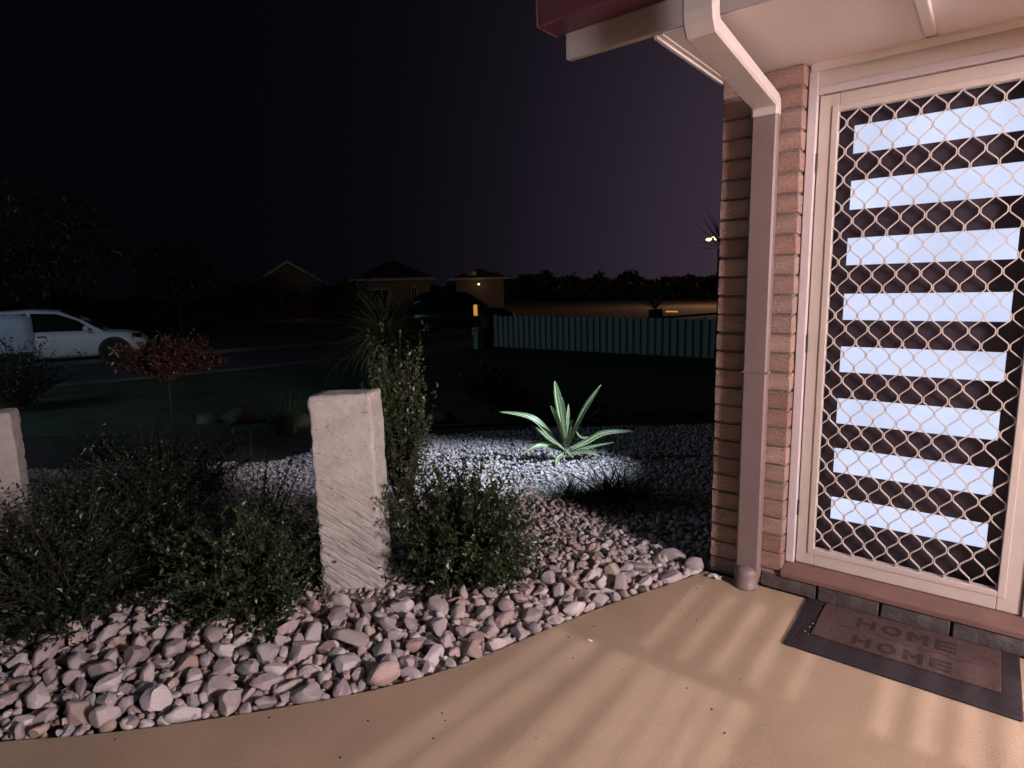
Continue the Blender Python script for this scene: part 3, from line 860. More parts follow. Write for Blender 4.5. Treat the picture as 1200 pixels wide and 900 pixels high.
# gravel over the rest of the bed
gr_d = Darts(0.04); gravel = []
S1_, S2_ = 2.2, 7.3
for it in range(150000):
    s = S1_ + (S2_ - S1_) * math.sqrt(random.random()); t = random.uniform(-0.95, 0.42) * s
    x_, y_ = FWD.x * s + RGT.x * t, FWD.y * s + RGT.y * t
    if x_ > -1.03 and y_ > 2.7: continue
    if s > 5.4 and random.random() < 0.35: continue
    dd = edge_dist(x_, y_)
    if dd < 0.10: continue
    if s > 5.7 + 1.6 * smooth(-0.44, -0.24, t / s) + 0.5 * noise.noise(Vector((x_ * 1.5, y_ * 1.5, 0))): continue
    r = 0.0205 * random.choice((0.7, 0.85, 1.0, 1.0, 1.2, 1.45)) * (1.0 if s < 4.5 else 1.15)
    if dd < 1.5 and not big.ok(x_, y_, r, 0.8): continue
    if not in_view(x_, y_, 0, 120, 20): continue
    if not gr_d.ok(x_, y_, r, 0.74): continue
    gr_d.add(x_, y_, r); gravel.append((x_, y_, gz(x_, y_) + r * random.uniform(0.1, 0.75), r, s))
# pick the stones that show largest as objects of their own
def rand_rot(tilt):
    return (Matrix.Rotation(random.uniform(0, 6.283), 3, 'Z') @ Matrix.Rotation(random.gauss(0, tilt), 3, 'X') @ Matrix.Rotation(random.gauss(0, tilt), 3, 'Y'))
BUSHES = [(545, 650, 88, 78), (285, 680, 105, 80), (70, 640, 110, 100), (412, 580, 52, 125)]
ranked = []
for k, st in enumerate(stones):
    p = project(st[:3])
    vis = p is not None and -8 < p[0] < 850 and p[1] < 895
    for bx, by, rx, ry in BUSHES:
        if p and ((p[0] - bx) / rx) ** 2 + ((p[1] - by) / ry) ** 2 < 1: vis = False
    ranked.append((st[3] / p[2] if vis else 0, k))
ranked.sort(reverse=True)
single = {k for sc_, k in ranked[:295] if sc_ > 0}
PAL = [((0.48, 0.43, 0.43), 'pale pinkish grey'), ((0.58, 0.55, 0.555), 'whitish'), ((0.39, 0.345, 0.36), 'mauve grey'),
       ((0.45, 0.36, 0.34), 'dusty pink'), ((0.45, 0.42, 0.435), 'cool grey'), ((0.49, 0.405, 0.35), 'sandy'), ((0.36, 0.275, 0.25), 'reddish brown')]
PW = [5, 4, 3.6, 1.8, 3.2, 1.6, 0.7]
def zone(x_, y_):
    p = project((x_, y_, 0))
    if p[0] > 740: return 'by the brick wall foot'
    if p[0] > 650: return 'left of the wall foot'
    if p[0] > 560: return 'below the lit gravel'
    if p[0] > 470: return 'below the right shrub'
    if p[0] > 370: return 'below the tall block'
    if p[0] > 270: return 'below the left shrub'
    if p[0] > 170: return 'left of the shrub gap'
    if p[0] > 80: return 'below the far left shrub'
    return 'at the left picture edge'
SPECIAL = {}
def nearest(px, py):
    best = min((k for k in single), key=lambda k: (lambda p: (p[0] - px) ** 2 + (p[1] - py) ** 2)(project(stones[k][:3])))
    return best
for (px, py, col, lab, sc_) in ((212, 752, (0.50, 0.30, 0.13), 'orange tan river stone beside the low shrub left of the sandstone block', 1.0),
                                (601, 750, (0.42, 0.40, 0.41), 'largest pale grey river stone against the concrete edge, near middle', 1.35),
                                (312, 768, (0.40, 0.385, 0.39), 'long grey flat topped river stone below the left shrub', 1.4),
                                (415, 772, (0.42, 0.27, 0.25), 'long rosy pink river stone below the sandstone block', 1.2)):
    SPECIAL[nearest(px, py)] = (col, lab, sc_)
rest = []
for k, st in enumerate(stones):
    if k not in single:
        rest.append(st); continue
    x_, y_, z_, r, _ = st
    o = bpy.data.objects.new('river_stone', random.choice(stone_mesh)); COL.objects.link(o)
    el = random.uniform(0.9, 1.35)
    if k in SPECIAL:
        col, lab, f_ = SPECIAL[k]; r *= f_
    else:
        col, nm = random.choices(PAL, PW)[0]
        size_ = 'large ' if r > 0.048 else ('small ' if r < 0.033 else '')
        shp = 'long ' if el > 1.2 else ('round ' if el < 1.02 else '')
        dq = edge_dist(x_, y_)
        lab = (size_ + nm + ' ' + shp + 'river stone ' + ('touching' if dq < 0.075 else 'near' if dq < 0.2 else 'back from') + ' the concrete, ' + zone(x_, y_))
    S = Matrix.Diagonal((r * el, r * random.uniform(0.85, 1.05), r * random.uniform(0.85, 1.2)))
    o.matrix_world = Matrix.Translation((x_, y_, z_)) @ (rand_rot(0.5 if r < 0.05 else 0.3) @ S).to_4x4()
    v = random.uniform(0.85, 1.12)
    o.color = (col[0] * v, col[1] * v, col[2] * v, 1)
    tag(o, lab, 'stone', 'river stones along the concrete edge')
def scatter(name, items, shapes, F, m_, tilt=0.5):
    vs = []; fs = []; n = 0
    for (x_, y_, z_, r, _) in items:
        v = shapes[random.randrange(len(shapes))]
        A = np.array(rand_rot(tilt)) * r
        A = A @ np.diag([random.uniform(0.9, 1.35), random.uniform(0.85, 1.05), random.uniform(0.9, 1.25)])
        vs.append(v @ A.T + np.array((x_, y_, z_))); fs.append(F + n); n += len(v)
    vs = np.concatenate(vs); fs = np.concatenate(fs)
    me = bpy.data.meshes.new(name)
    me.vertices.add(len(vs)); me.vertices.foreach_set('co', vs.ravel())
    me.loops.add(fs.size); me.loops.foreach_set('vertex_index', fs.ravel().astype(np.int32))
    me.polygons.add(len(fs)); me.polygons.foreach_set('loop_start', np.arange(0, fs.size, 3, dtype=np.int32))
    me.polygons.foreach_set('use_smooth', np.ones(len(fs), dtype=bool))
    me.materials.append(m_); me.update(calc_edges=True); me.validate(); me.set_sharp_from_angle(angle=math.radians(34))
    o = bpy.data.objects.new(name, me); COL.objects.link(o); o['kind'] = 'stuff'
    return o
scatter('loose_stones', rest + lower, mid_shapes, F2, M['gravel'])
scatter('gravel', [g_ for g_ in gravel if g_[4] < 3.9], mid_shapes, F2, M['gravel'])
scatter('gravel', [g_ for g_ in gravel if g_[4] >= 3.9], lo_shapes, F1, M['gravel'])
print('STONES', len(stones), len(single), len(lower), len(gravel))

# ================================================================== STANDING STONES
def pillar(name, A, B, C, h, seed, label, chis=True, dz=0.0):
    A = Vector(A); B = Vector(B); C = Vector(C)
    u = B - A; v_ = C - B; u.z = v_.z = 0
    nu, nv, nh = 40, 22, 120
    per = []                                   # perimeter param: list of (a,b) in 0..1
    for i in range(nu): per.append((i / nu, 0, 0, -1))
    for i in range(nv): per.append((1, i / nv, 1, 0))
    for i in range(nu): per.append((1 - i / nu, 1, 0, 1))
    for i in range(nv): per.append((0, 1 - i / nv, -1, 0))
    un, vn = u.normalized(), v_.normalized()
    vs = []; fs = []; n = len(per); rg = random.Random(seed)
    off = Vector((seed * 3.1, seed * 1.7, 0))
    zb_ = min(A.z, B.z) - 0.06
    def pt(a, b, k):
        t = k / nh; z = zb_ + (h - zb_) * t
        if k >= nh - 2:                        # rounded top arris
            ins_ = (0.0, 0.002, 0.007)[k - nh + 2]
        else: ins_ = 0.0
        p = A + u * a + v_ * b
        ca, cb = (a - 0.5) * 2, (b - 0.5) * 2
        # rounded vertical arrises
        q = max(0, abs(ca) - 0.92) / 0.08 * max(0, abs(cb) - 0.9) / 0.1
        inx = q * 0.003 + ins_
        p = p - un * ca * inx - vn * cb * inx
        p.z = z
        s = noise.noise(p * 6 + off) * 0.006 + noise.noise(p * 17 + off) * 0.003 + noise.noise(p * 45 + off) * 0.0022 + noise.noise(p * 90 + off) * 0.0012
        # broad quarry scallops and, lower down, slanting chisel grooves
        d = Vector((a * u.length, 0, z))
        s += 0.0011 * math.sin((d.z * 0.95 - d.x * 0.45) * 46 + 2.2 * noise.noise(p * 5 + off))
        low_ = 1 - smooth(0.28, 0.58, (z - zb_) / (h - zb_))
        if chis:
            g_ = math.sin((d.z * 0.62 + d.x * 0.40) * 170 + 4.5 * noise.noise(p * 4 + off))
            s -= low_ * 0.004 * max(0, g_) ** 6 * (0.4 + 0.9 * abs(noise.noise(p * 3 + off)) * 2)
        edge = max(abs(ca) ** 14, abs(cb) ** 14 if abs(ca) < 0.99 else 0)
        s -= max(0, noise.noise(Vector((ca * 3, cb * 3, z * 26)) + off)) * 0.012 * (1 if abs(ca) > 0.97 else 0.15)
        return p, s
    for k in range(nh + 1):
        for (a, b, da, db) in per:
            p, s = pt(a, b, k)
            nrm = (un * (da if a in (0, 1) and da else 0) + vn * db)
            if nrm.length < 1e-6: nrm = vn * (b * 2 - 1)
            if (a, b) in ((0, 0), (1, 0), (1, 1), (0, 1)): nrm = un * (a * 2 - 1) + vn * (b * 2 - 1)
            vs.append(p + nrm.normalized() * s)
    for k in range(nh):
        for i in range(n):
            fs.append((k * n + i, k * n + (i + 1) % n, (k + 1) * n + (i + 1) % n, (k + 1) * n + i))
    # top as concentric rings
    ring = [vs[nh * n + i] for i in range(n)]
    cen = sum((Vector(r_) for r_ in ring), Vector()) / n
    base = nh * n
    for q in (0.7, 0.4, 0.15):
        st = len(vs)
        for i in range(n):
            p = cen.lerp(Vector(ring[i]), q); p.z = h + 0.010 * noise.noise(p * 14 + off) + dz * q
            vs.append(p)
        for i in range(n):
            fs.append((base + i, base + (i + 1) % n, st + (i + 1) % n, st + i))
        base = st
    fs.append(tuple(base + i for i in range(n)))
    mb = MB(); mb.add(vs, fs)
    o = mb.build(name, M['sandstone'], smooth_=True)
    return tag(o, label, 'stone block', 'upright sandstone blocks in the bed')
pillar('sandstone_block', (-2.456, 1.542, -0.04), (-2.250, 1.746, -0.038), (-2.351, 1.897, -0.045), 0.950, 1, 'tall pale sandstone block standing upright, chiselled, between two low shrubs')
LA = at(-40, 690, 3.1); LB = at(43, 676, 3.25); LB.z = LA.z = -0.05
du = (LB - LA).normalized(); LC = LB + Vector((-du.y, du.x, 0)) * 0.2
hz = at(17, 486, 3.2).z
pillar('sandstone_block', LA, LB, LC, hz, 2, 'sandstone block half cut off by the left picture edge, shrub at its foot', False)

# ================================================================== PLANTS
def mesh_from(name, vs, fs, m_, smooth_=False):
    me = bpy.data.meshes.new(name); me.from_pydata(vs, [], fs); me.materials.append(m_)
    if smooth_: me.polygons.foreach_set('use_smooth', [True] * len(me.polygons))
    me.update(); return me
def leaf_quad(vs, fs, p, d, up, L, W):
    d = d.normalized(); s = d.cross(up)
    if s.length < 1e-4: s = Vector((1, 0, 0))
    s.normalize(); n_ = s.cross(d)
    b = len(vs)
    vs += [p, p + d * L * 0.5 + s * W * 0.5 + n_ * W * 0.16, p + d * L - n_ * L * 0.12, p + d * L * 0.5 - s * W * 0.5 + n_ * W * 0.16]
    fs += [(b, b + 1, b + 2), (b, b + 2, b + 3)]
def shrub(name, label, cat, base, cen, rad, n_tw, L, W, m_, seed, per=16, group=None, bias=0.25, stem_r=0.004, lo=0.25, shell=0.45, fork=0.0):
    rg = random.Random(seed)
    t = thing(name, label, cat, base, group)
    base = Vector(base); cen = Vector(cen); rad = Vector(rad)
    vs = []; fs = []; sb_ = MB()
    root = base.lerp(Vector((cen.x, cen.y, cen.z - rad.z * 0.6)), fork) if fork else base
    if fork: sb_.tube([base - Vector((0, 0, 0.03)), base.lerp(root, 0.5) + Vector((0.02, 0.01, 0)), root], [stem_r * 2.4, stem_r * 2.0, stem_r * 1.4], 7)
    for k in range(n_tw):
        while True:
            q = Vector((rg.uniform(-1, 1), rg.uniform(-1, 1), rg.uniform(-1, 1)))
            if shell < q.length < 1: break
        lump = 1.0 + 0.75 * noise.noise(q.normalized() * 2.6 + Vector((seed, 0, 0)))
        tip = cen + Vector((q.x * rad.x, q.y * rad.y, q.z * rad.z)) * lump
        if tip.z < gz(tip.x, tip.y) + 0.02: tip.z = gz(tip.x, tip.y) + rg.uniform(0.02, 0.06)
        a = root + Vector((rg.gauss(0, 0.03), rg.gauss(0, 0.03), 0))
        mid = a.lerp(tip, 0.55) + Vector((0, 0, (tip - a).length * bias * rg.uniform(0.2, 0.9))) + Vector((rg.gauss(0, .03), rg.gauss(0, .03), 0))
        pts = []
        for i in range(7):
            u_ = i / 6; pts.append(a * (1 - u_) ** 2 + mid * 2 * u_ * (1 - u_) + tip * u_ * u_)
        if k % 3 == 0: sb_.tube(pts, [stem_r * (1 - 0.8 * i / 6) for i in range(7)], 4, False)
        for j in range(per):
            u_ = lo + (1 - lo) * (j + rg.random()) / per
            p = a * (1 - u_) ** 2 + mid * 2 * u_ * (1 - u_) + tip * u_ * u_
            tg = ((mid - a) * (1 - u_) + (tip - mid) * u_).normalized()
            sd = Vector((rg.gauss(0, 1), rg.gauss(0, 1), rg.gauss(0.3, 0.8)))
            d = (tg * 0.55 + sd.normalized()).normalized()
            up = Vector((rg.gauss(0, 0.4), rg.gauss(0, 0.4), 1))
            f_ = rg.uniform(0.6, 1.25)
            leaf_quad(vs, fs, p, d, up, L * f_, W * f_)
    sb_.build('stem', M['leafbrown'], t, recalc=False)
    o = link('foliage', mesh_from('foliage', vs, fs, m_), t); o['kind'] = 'stuff'
    return t
def gp_(x_, y_): return (x_, y_, gz(x_, y_))
GS = 'low small leaved shrubs around the sandstone blocks'
shrub('low_shrub', 'low dark green shrub spreading right of the tall sandstone block', 'shrub', gp_(-2.04, 2.08), (-2.03, 2.12, 0.19), (0.43, 0.42, 0.42), 950, 0.028, 0.017, M['shrub'], 31, 22, GS)
shrub('low_shrub', 'low dark green shrub left of the tall sandstone block, touching its foot', 'shrub', gp_(-2.72, 1.33), (-2.68, 1.26, 0.12), (0.40, 0.40, 0.33), 950, 0.027, 0.016, M['shrub'], 32, 22, GS)
shrub('low_shrub', 'low dark shrub at far left in front of the cut off sandstone block', 'shrub', gp_(-3.30, 0.72), (-3.36, 0.74, 0.14), (0.52, 0.52, 0.40), 1050, 0.027, 0.016, M['shrub_dk'], 33, 20, GS)
shrub('low_shrub', 'dim dark shrub behind, between the two sandstone blocks', 'shrub', gp_(-4.30, 1.50), (-4.30, 1.50, 0.18), (0.62, 0.62, 0.40), 420, 0.028, 0.016, M['shrub_dk'], 34, 20, GS)
shrub('thin_shrub', 'thin open shrub against the lit gravel just left of the tall sandstone block', 'shrub', gp_(-3.15, 1.62), (-3.12, 1.66, 0.24), (0.28, 0.28, 0.42), 130, 0.022, 0.011, M['shrub'], 35, 16)
q1 = at(105, 585, 3.75)
shrub('low_shrub', 'dim dark shrub behind the far left shrub, near the cut off block', 'shrub', gp_(q1.x, q1.y), (q1.x, q1.y, 0.10), (0.50, 0.50, 0.34), 330, 0.026, 0.015, M['shrub_dk'], 39, 20, GS)
q1 = at(205, 640, 3.25)
shrub('low_shrub', 'dim small shrub between the far left shrub and the left shrub', 'shrub', gp_(q1.x, q1.y), (q1.x, q1.y, 0.06), (0.28, 0.28, 0.18), 200, 0.023, 0.013, M['shrub_dk'], 40, 20, GS)
# tall slender shrub behind the block: several upright stems with leaves clustered on top
tb = at(474, 592, 4.2)
shrub('tall_shrub', 'tall slender shrub with pale young leaf tips rising behind the sandstone block', 'shrub', (tb.x, tb.y, gz(tb.x, tb.y)), (tb.x - 0.02, tb.y, 0.62), (0.29, 0.29, 0.56), 330, 0.038, 0.023, M['shrub_lt'], 36, 16, None, 0.1, 0.008, 0.40, 0.0)
# small sprigs poking up by the blocks
sp = at(384, 690, 2.62)
shrub('sprig', 'small leafy sprig in front of the tall block\'s lower left corner', 'shrub', gp_(sp.x, sp.y), (sp.x + 0.03, sp.y, 0.09), (0.07, 0.07, 0.12), 10, 0.018, 0.010, M['shrub_lt'], 37, 16, None, 0.1, 0.002)
sp = at(14, 640, 2.95)
shrub('sprig', 'dark leafy sprig in front of the cut off left block', 'shrub', gp_(sp.x, sp.y), (sp.x, sp.y, 0.25), (0.10, 0.10, 0.16), 14, 0.018, 0.010, M['shrub_dk'], 38, 16, None, 0.1, 0.002)

# blade plants
def blade_pts(b, az, L, el, droop, n=8):
    pts = []; p = Vector(b); e_ = el
    for i in range(n):
        pts.append(p.copy())
        p = p + Vector((math.cos(az) * math.cos(e_), math.sin(az) * math.cos(e_), math.sin(e_))) * (L / (n - 1))
        e_ -= droop / (n - 1) * (0.4 + 1.2 * i / n)
    return pts
def blade(vs, fs, pts, W, fold=0.25):
    n = len(pts); b0 = len(vs)
    for i, p in enumerate(pts):
        t = (pts[min(i + 1, n - 1)] - pts[max(i - 1, 0)]).normalized()
        s = t.cross(Vector((0, 0, 1)));
        if s.length < 0.05: s = Vector((1, 0.3, 0))
        s.normalize(); nn = s.cross(t)
        u_ = i / (n - 1); wd = W * (0.55 + 0.9 * u_ if u_ < 0.45 else 0.955 * max(0.02, (1 - u_) / 0.55) ** 0.8)
        vs += [p - s * wd / 2 + nn * wd * fold, p, p + s * wd / 2 + nn * wd * fold]
    for i in range(n - 1):
        a = b0 + i * 3
        fs += [(a, a + 1, a + 4, a + 3), (a + 1, a + 2, a + 5, a + 4)]
def tuft(name, label, cat, base, n, L, W, m_, seed, el=(0.4, 1.4), droop=(0.6, 1.5), spread=0.03, group=None, part='blades'):
    rg = random.Random(seed); t = thing(name, label, cat, base, group)
    vs = []; fs = []
    for k in range(n):
        b = Vector(base) + Vector((rg.gauss(0, spread), rg.gauss(0, spread), 0))
        blade(vs, fs, blade_pts(b, rg.uniform(0, 6.283), L * rg.uniform(0.55, 1.1), rg.uniform(*el), rg.uniform(*droop)), W * rg.uniform(0.7, 1.2))
    o = link(part, mesh_from(part, vs, fs, m_), t); o['kind'] = 'stuff'
    return t
GT = 'dark grassy tufts in the gravel'
tf = at(722, 575, 4.10)
tuft('grass_tuft', 'dark spiky tuft in shade just right of the variegated plant', 'grass tuft', gp_(tf.x, tf.y), 190, 0.40, 0.011, M['tuft'], 41, (0.15, 1.0), (0.3, 1.1), 0.09, GT)
tf = at(668, 572, 4.15)
tuft('grass_tuft', 'small dark tuft on the gravel in front of the variegated plant', 'grass tuft', gp_(tf.x, tf.y), 90, 0.22, 0.009, M['tuft'], 42, (0.2, 1.2), (0.3, 0.9), 0.04, GT)
tf = at(190, 560, 4.9)
tuft('grass_tuft', 'dark strappy clump behind the far left shrub', 'grass tuft', gp_(tf.x, tf.y), 90, 0.6, 0.022, M['tuft'], 43, (0.3, 1.4), (0.8, 1.8), 0.05, GT)
tf = at(232, 566, 4.7)
tuft('grass_tuft', 'dark arching clump beside the lit patch of gravel left of the block', 'grass tuft', gp_(tf.x, tf.y), 170, 0.42, 0.016, M['tuft'], 46, (0.1, 1.2), (0.5, 1.5), 0.07, GT)
tf = at(335, 492, 7.4)
tuft('grass_tuft', 'yellowish grass clump at the lawn edge behind the sandstone block', 'grass tuft', gp_(tf.x, tf.y), 120, 0.62, 0.014, M['strap'], 44, (0.8, 1.5), (0.8, 2.0), 0.06, GT)
tf = at(118, 505, 6.2)
tuft('grass_tuft', 'rounded dark clump at the bed edge on the far left', 'grass tuft', gp_(tf.x, tf.y), 150, 0.42, 0.012, M['tuft'], 45, (0.2, 1.4), (0.3, 1.4), 0.08, GT)

# variegated plant lit by the garden spotlight: every leaf its own part
fb = at(663.4, 534, 5.40); fb.z = gz(fb.x, fb.y) + 0.03
flax = thing('variegated_plant', 'spotlit rosette plant with long cream and green striped leaves', 'plant', (fb.x, fb.y, fb.z - 0.03))
def zpx(x_, y_): return 570 + x_ / 6.316, 440 + y_ / 6.316
LV = [([(505, 40), (535, 220), (580, 480)], 58, 0.05), ([(848, 68), (715, 280), (605, 520)], 46, 0.0), ([(90, 268), (330, 318), (470, 450), (570, 545)], 58, -0.02),
      ([(1110, 412), (880, 430), (740, 500), (620, 552)], 52, 0.05), ([(240, 597), (375, 528), (470, 535), (560, 552)], 44, -0.22), ([(475, 226), (530, 330), (583, 510)], 32, -0.08),
      ([(608, 212), (600, 330), (588, 480)], 26, 0.12), ([(945, 495), (800, 525), (690, 550), (630, 562)], 28, -0.05), ([(850, 602), (765, 572), (690, 570), (625, 565)], 42, -0.22),
      ([(513, 670), (535, 610), (590, 575)], 38, -0.30), ([(330, 362), (430, 450), (500, 510), (570, 548)], 44, 0.15), ([(640, 322), (610, 400), (595, 500)], 50, 0.08),
      ([(665, 412), (700, 458), (760, 470), (700, 500), (620, 540)], 26, 0.15), ([(488, 480), (530, 515), (578, 552)], 30, -0.10), ([(645, 610), (612, 575), (590, 548)], 26, -0.20),
      ([(300, 500), (400, 500), (480, 520), (565, 548)], 34, 0.18), ([(560, 160), (575, 300), (590, 500)], 30, 0.14), ([(760, 560), (700, 545), (620, 552)], 26, 0.16)]
for pts, wz, ds in LV:
    n = len(pts); P = []
    for i, q in enumerate(pts):
        u_ = 1 - i / (n - 1)
        px, py = zpx(*q); P.append(at(px, py, 5.40 + ds * u_))
    P = P[::-1]
    # resample smoothly (Catmull-Rom)
    st = []
    for i in range(n - 1):
        p0, p1, p2, p3 = P[max(i - 1, 0)], P[i], P[i + 1], P[min(i + 2, n - 1)]
        for j in range(6):
            t = j / 6
            st.append(0.5 * (2 * p1 + (p2 - p0) * t + (2 * p0 - 5 * p1 + 4 * p2 - p3) * t * t + (3 * p1 - p0 - 3 * p2 + p3) * t ** 3))
    st.append(P[-1])
    for q in st: q.z = max(q.z, gz(q.x, q.y) + 0.03)
    Wm = wz / 6.316 / (FPX / 5.4)
    vs = []; fs = []; uv = []; m_n = len(st)
    view = (Vector((0, 0, CAMH)) - st[0]).normalized(); tw = random.uniform(-0.5, 0.5)
    for i, p in enumerate(st):
        t = (st[min(i + 1, m_n - 1)] - st[max(i - 1, 0)]).normalized()
        ref = (view + Vector((0, 0, 0.9)) + RGT * tw).normalized()
        s = t.cross(ref).normalized(); nn = s.cross(t)
        u_ = i / (m_n - 1)
        wd = Wm * (0.42 + 0.58 * smooth(0, 0.5, u_)) * (1 if u_ < 0.6 else max(0.015, 1 - ((u_ - 0.6) / 0.4) ** 1.5))
        for k, c in enumerate((-1, -0.5, 0, 0.5, 1)):
            vs.append(p + s * wd * 0.5 * c + nn * wd * 0.30 * (abs(c) ** 1.4)); uv.append((k / 4, u_))
    for i in range(m_n - 1):
        for k in range(4):
            a = i * 5 + k; fs.append((a, a + 1, a + 6, a + 5))
    me = mesh_from('leaf', vs, fs, M['flax'], True)
    ul = me.uv_layers.new(name='UVMap')
    for lp in me.loops: ul.data[lp.index].uv = uv[lp.vertex_index]
    o = link('leaf', me, flax)
    so = o.modifiers.new('thick', 'SOLIDIFY'); so.thickness = 0.003

# floodlight on the side wall of the house (hidden by the wall corner)
gl = thing('flood_light', 'floodlight on the side wall behind the brick corner, out of sight', 'flood light', (-1.003, GARDEN[1], GARDEN[2] + 0.05))
MB().box((-1.03, GARDEN[1] - 0.05, GARDEN[2]), (-1.0035, GARDEN[1] + 0.05, GARDEN[2] + 0.12), 0.006).build('back_plate', M['black'], gl)
d = (Vector((-3.6, 3.85, -0.12)) - Vector(GARDEN)).normalized()
MB().tube([(-1.031, GARDEN[1], GARDEN[2] + 0.06), Vector(GARDEN) - d * 0.11], 0.012, 8).build('arm', M['black'], gl)
MB().tube([Vector(GARDEN) - d * 0.11, Vector(GARDEN) - d * 0.04], 0.06, 16).build('lamp_head', M['black'], gl)

# yucca / grass tree in the middle distance
yb = at(452, 470, 7.5); yg = gz(yb.x, yb.y); yc = at(452, 396, 7.5)
yu = thing('grass_tree', 'palm like plant with dark rounded crown and arching strappy fronds', 'plant', (yb.x, yb.y, yg))
MB().tube([(yb.x, yb.y, yg - 0.05), (yb.x + 0.01, yb.y, yg + 0.4), (yc.x, yc.y, yc.z)], [0.10, 0.085, 0.08], 10).build('trunk', M['leafbrown'], yu)
rg = random.Random(77); vs = []; fs = []
for k in range(330):
    el_ = rg.uniform(-0.5, 1.4)
    blade(vs, fs, blade_pts((yc.x + rg.gauss(0, .03), yc.y + rg.gauss(0, .03), yc.z + rg.gauss(0, .05)), rg.uniform(0, 6.283), rg.uniform(0.45, 0.95), el_, rg.uniform(0.5, 1.6), 9), rg.uniform(0.014, 0.026))
o = link('fronds', mesh_from('fronds', vs, fs, M['strap']), yu); o['kind'] = 'stuff'
vs = []; fs = []
yt = at(447, 366, 7.5)
for k in range(260):
    blade(vs, fs, blade_pts((yt.x + rg.gauss(0, .05), yt.y + rg.gauss(0, .05), yt.z - 0.12), rg.uniform(0, 6.283), rg.uniform(0.22, 0.36), rg.uniform(0.5, 1.5), rg.uniform(0.2, 1.2), 6), 0.02)
o = link('crown', mesh_from('crown', vs, fs, M['tuft']), yu); o['kind'] = 'stuff'

# rust coloured bushes
def rust(name, label, px, py, s, rx, rz, n, seed, stem_px=None):
    c = at(px, py, s); g_ = gz(c.x, c.y)
    b = at(*stem_px) if stem_px else Vector((c.x, c.y, g_))
    b.z = gz(b.x, b.y)
    return shrub(name, label, 'bush', b, c, (rx, rx, rz), n, 0.05, 0.032, M['redleaf'], seed, 14, 'rust leaved bushes', 0.12, 0.006, 0.35, 0.1, 0.85)
rust('rust_bush', 'rust red leaved small tree with thin stem near the white car', 195, 416, 6.4, 0.50, 0.20, 300, 51, (202, 545, 5.6))
rust('rust_bush', 'rust leaved bush low in front of the teal picket fence end', 574, 446, 8.6, 0.48, 0.34, 300, 52)
shrub('dim_bush', 'dim dark bush on the bed edge right of the rust bush', 'bush', gp_(at(600, 478, 8.2).x, at(600, 478, 8.2).y), at(602, 465, 8.2), (0.5, 0.5, 0.3), 220, 0.04, 0.02, M['shrub_dk'], 53, 16)
shrub('dim_bush', 'dark bush in front of the white car and covered trailer', 'bush', gp_(at(22, 470, 10).x, at(22, 470, 10).y), at(20, 432, 10.0), (0.75, 0.75, 0.55), 360, 0.05, 0.028, M['shrub_dk'], 54, 16)

# boulders edging the bed
GB = 'grey boulders edging the lawn'
BL = [(280, 484, 8.4, 0.24, 'grey boulder at the bed edge, leftmost of the row by the lawn'), (328, 482, 8.3, 0.24, 'grey boulder at the bed edge beside the yellowish grass clump'),
      (356, 478, 8.1, 0.18, 'small grey boulder just left behind the sandstone block'), (240, 487, 8.5, 0.18, 'small grey boulder left end of the row by the lawn'),
      (520, 478, 8.0, 0.22, 'dim grey boulder right of the tall slender shrub'), (642, 482, 7.8, 0.24, 'dim grey boulder behind the variegated plant'), (700, 486, 7.6, 0.26, 'dim grey boulder behind the plant on its right')]
for i, (px, py, s, r, lab) in enumerate(BL):
    c = at(px, py, s)
    v = stone_shape(V3, 500 + i, 6, 0.25) * r
    A = np.array(rand_rot(0.2)); v = v @ A.T
    me = bpy.data.meshes.new('boulder'); me.from_pydata(v.tolist(), [], F3.tolist()); me.materials.append(M['boulder'])
    me.polygons.foreach_set('use_smooth', [True] * len(me.polygons)); me.update()
    o = link('boulder', me); o.location = (c.x, c.y, gz(c.x, c.y) + r * 0.25)
    tag(o, lab, 'boulder', GB)

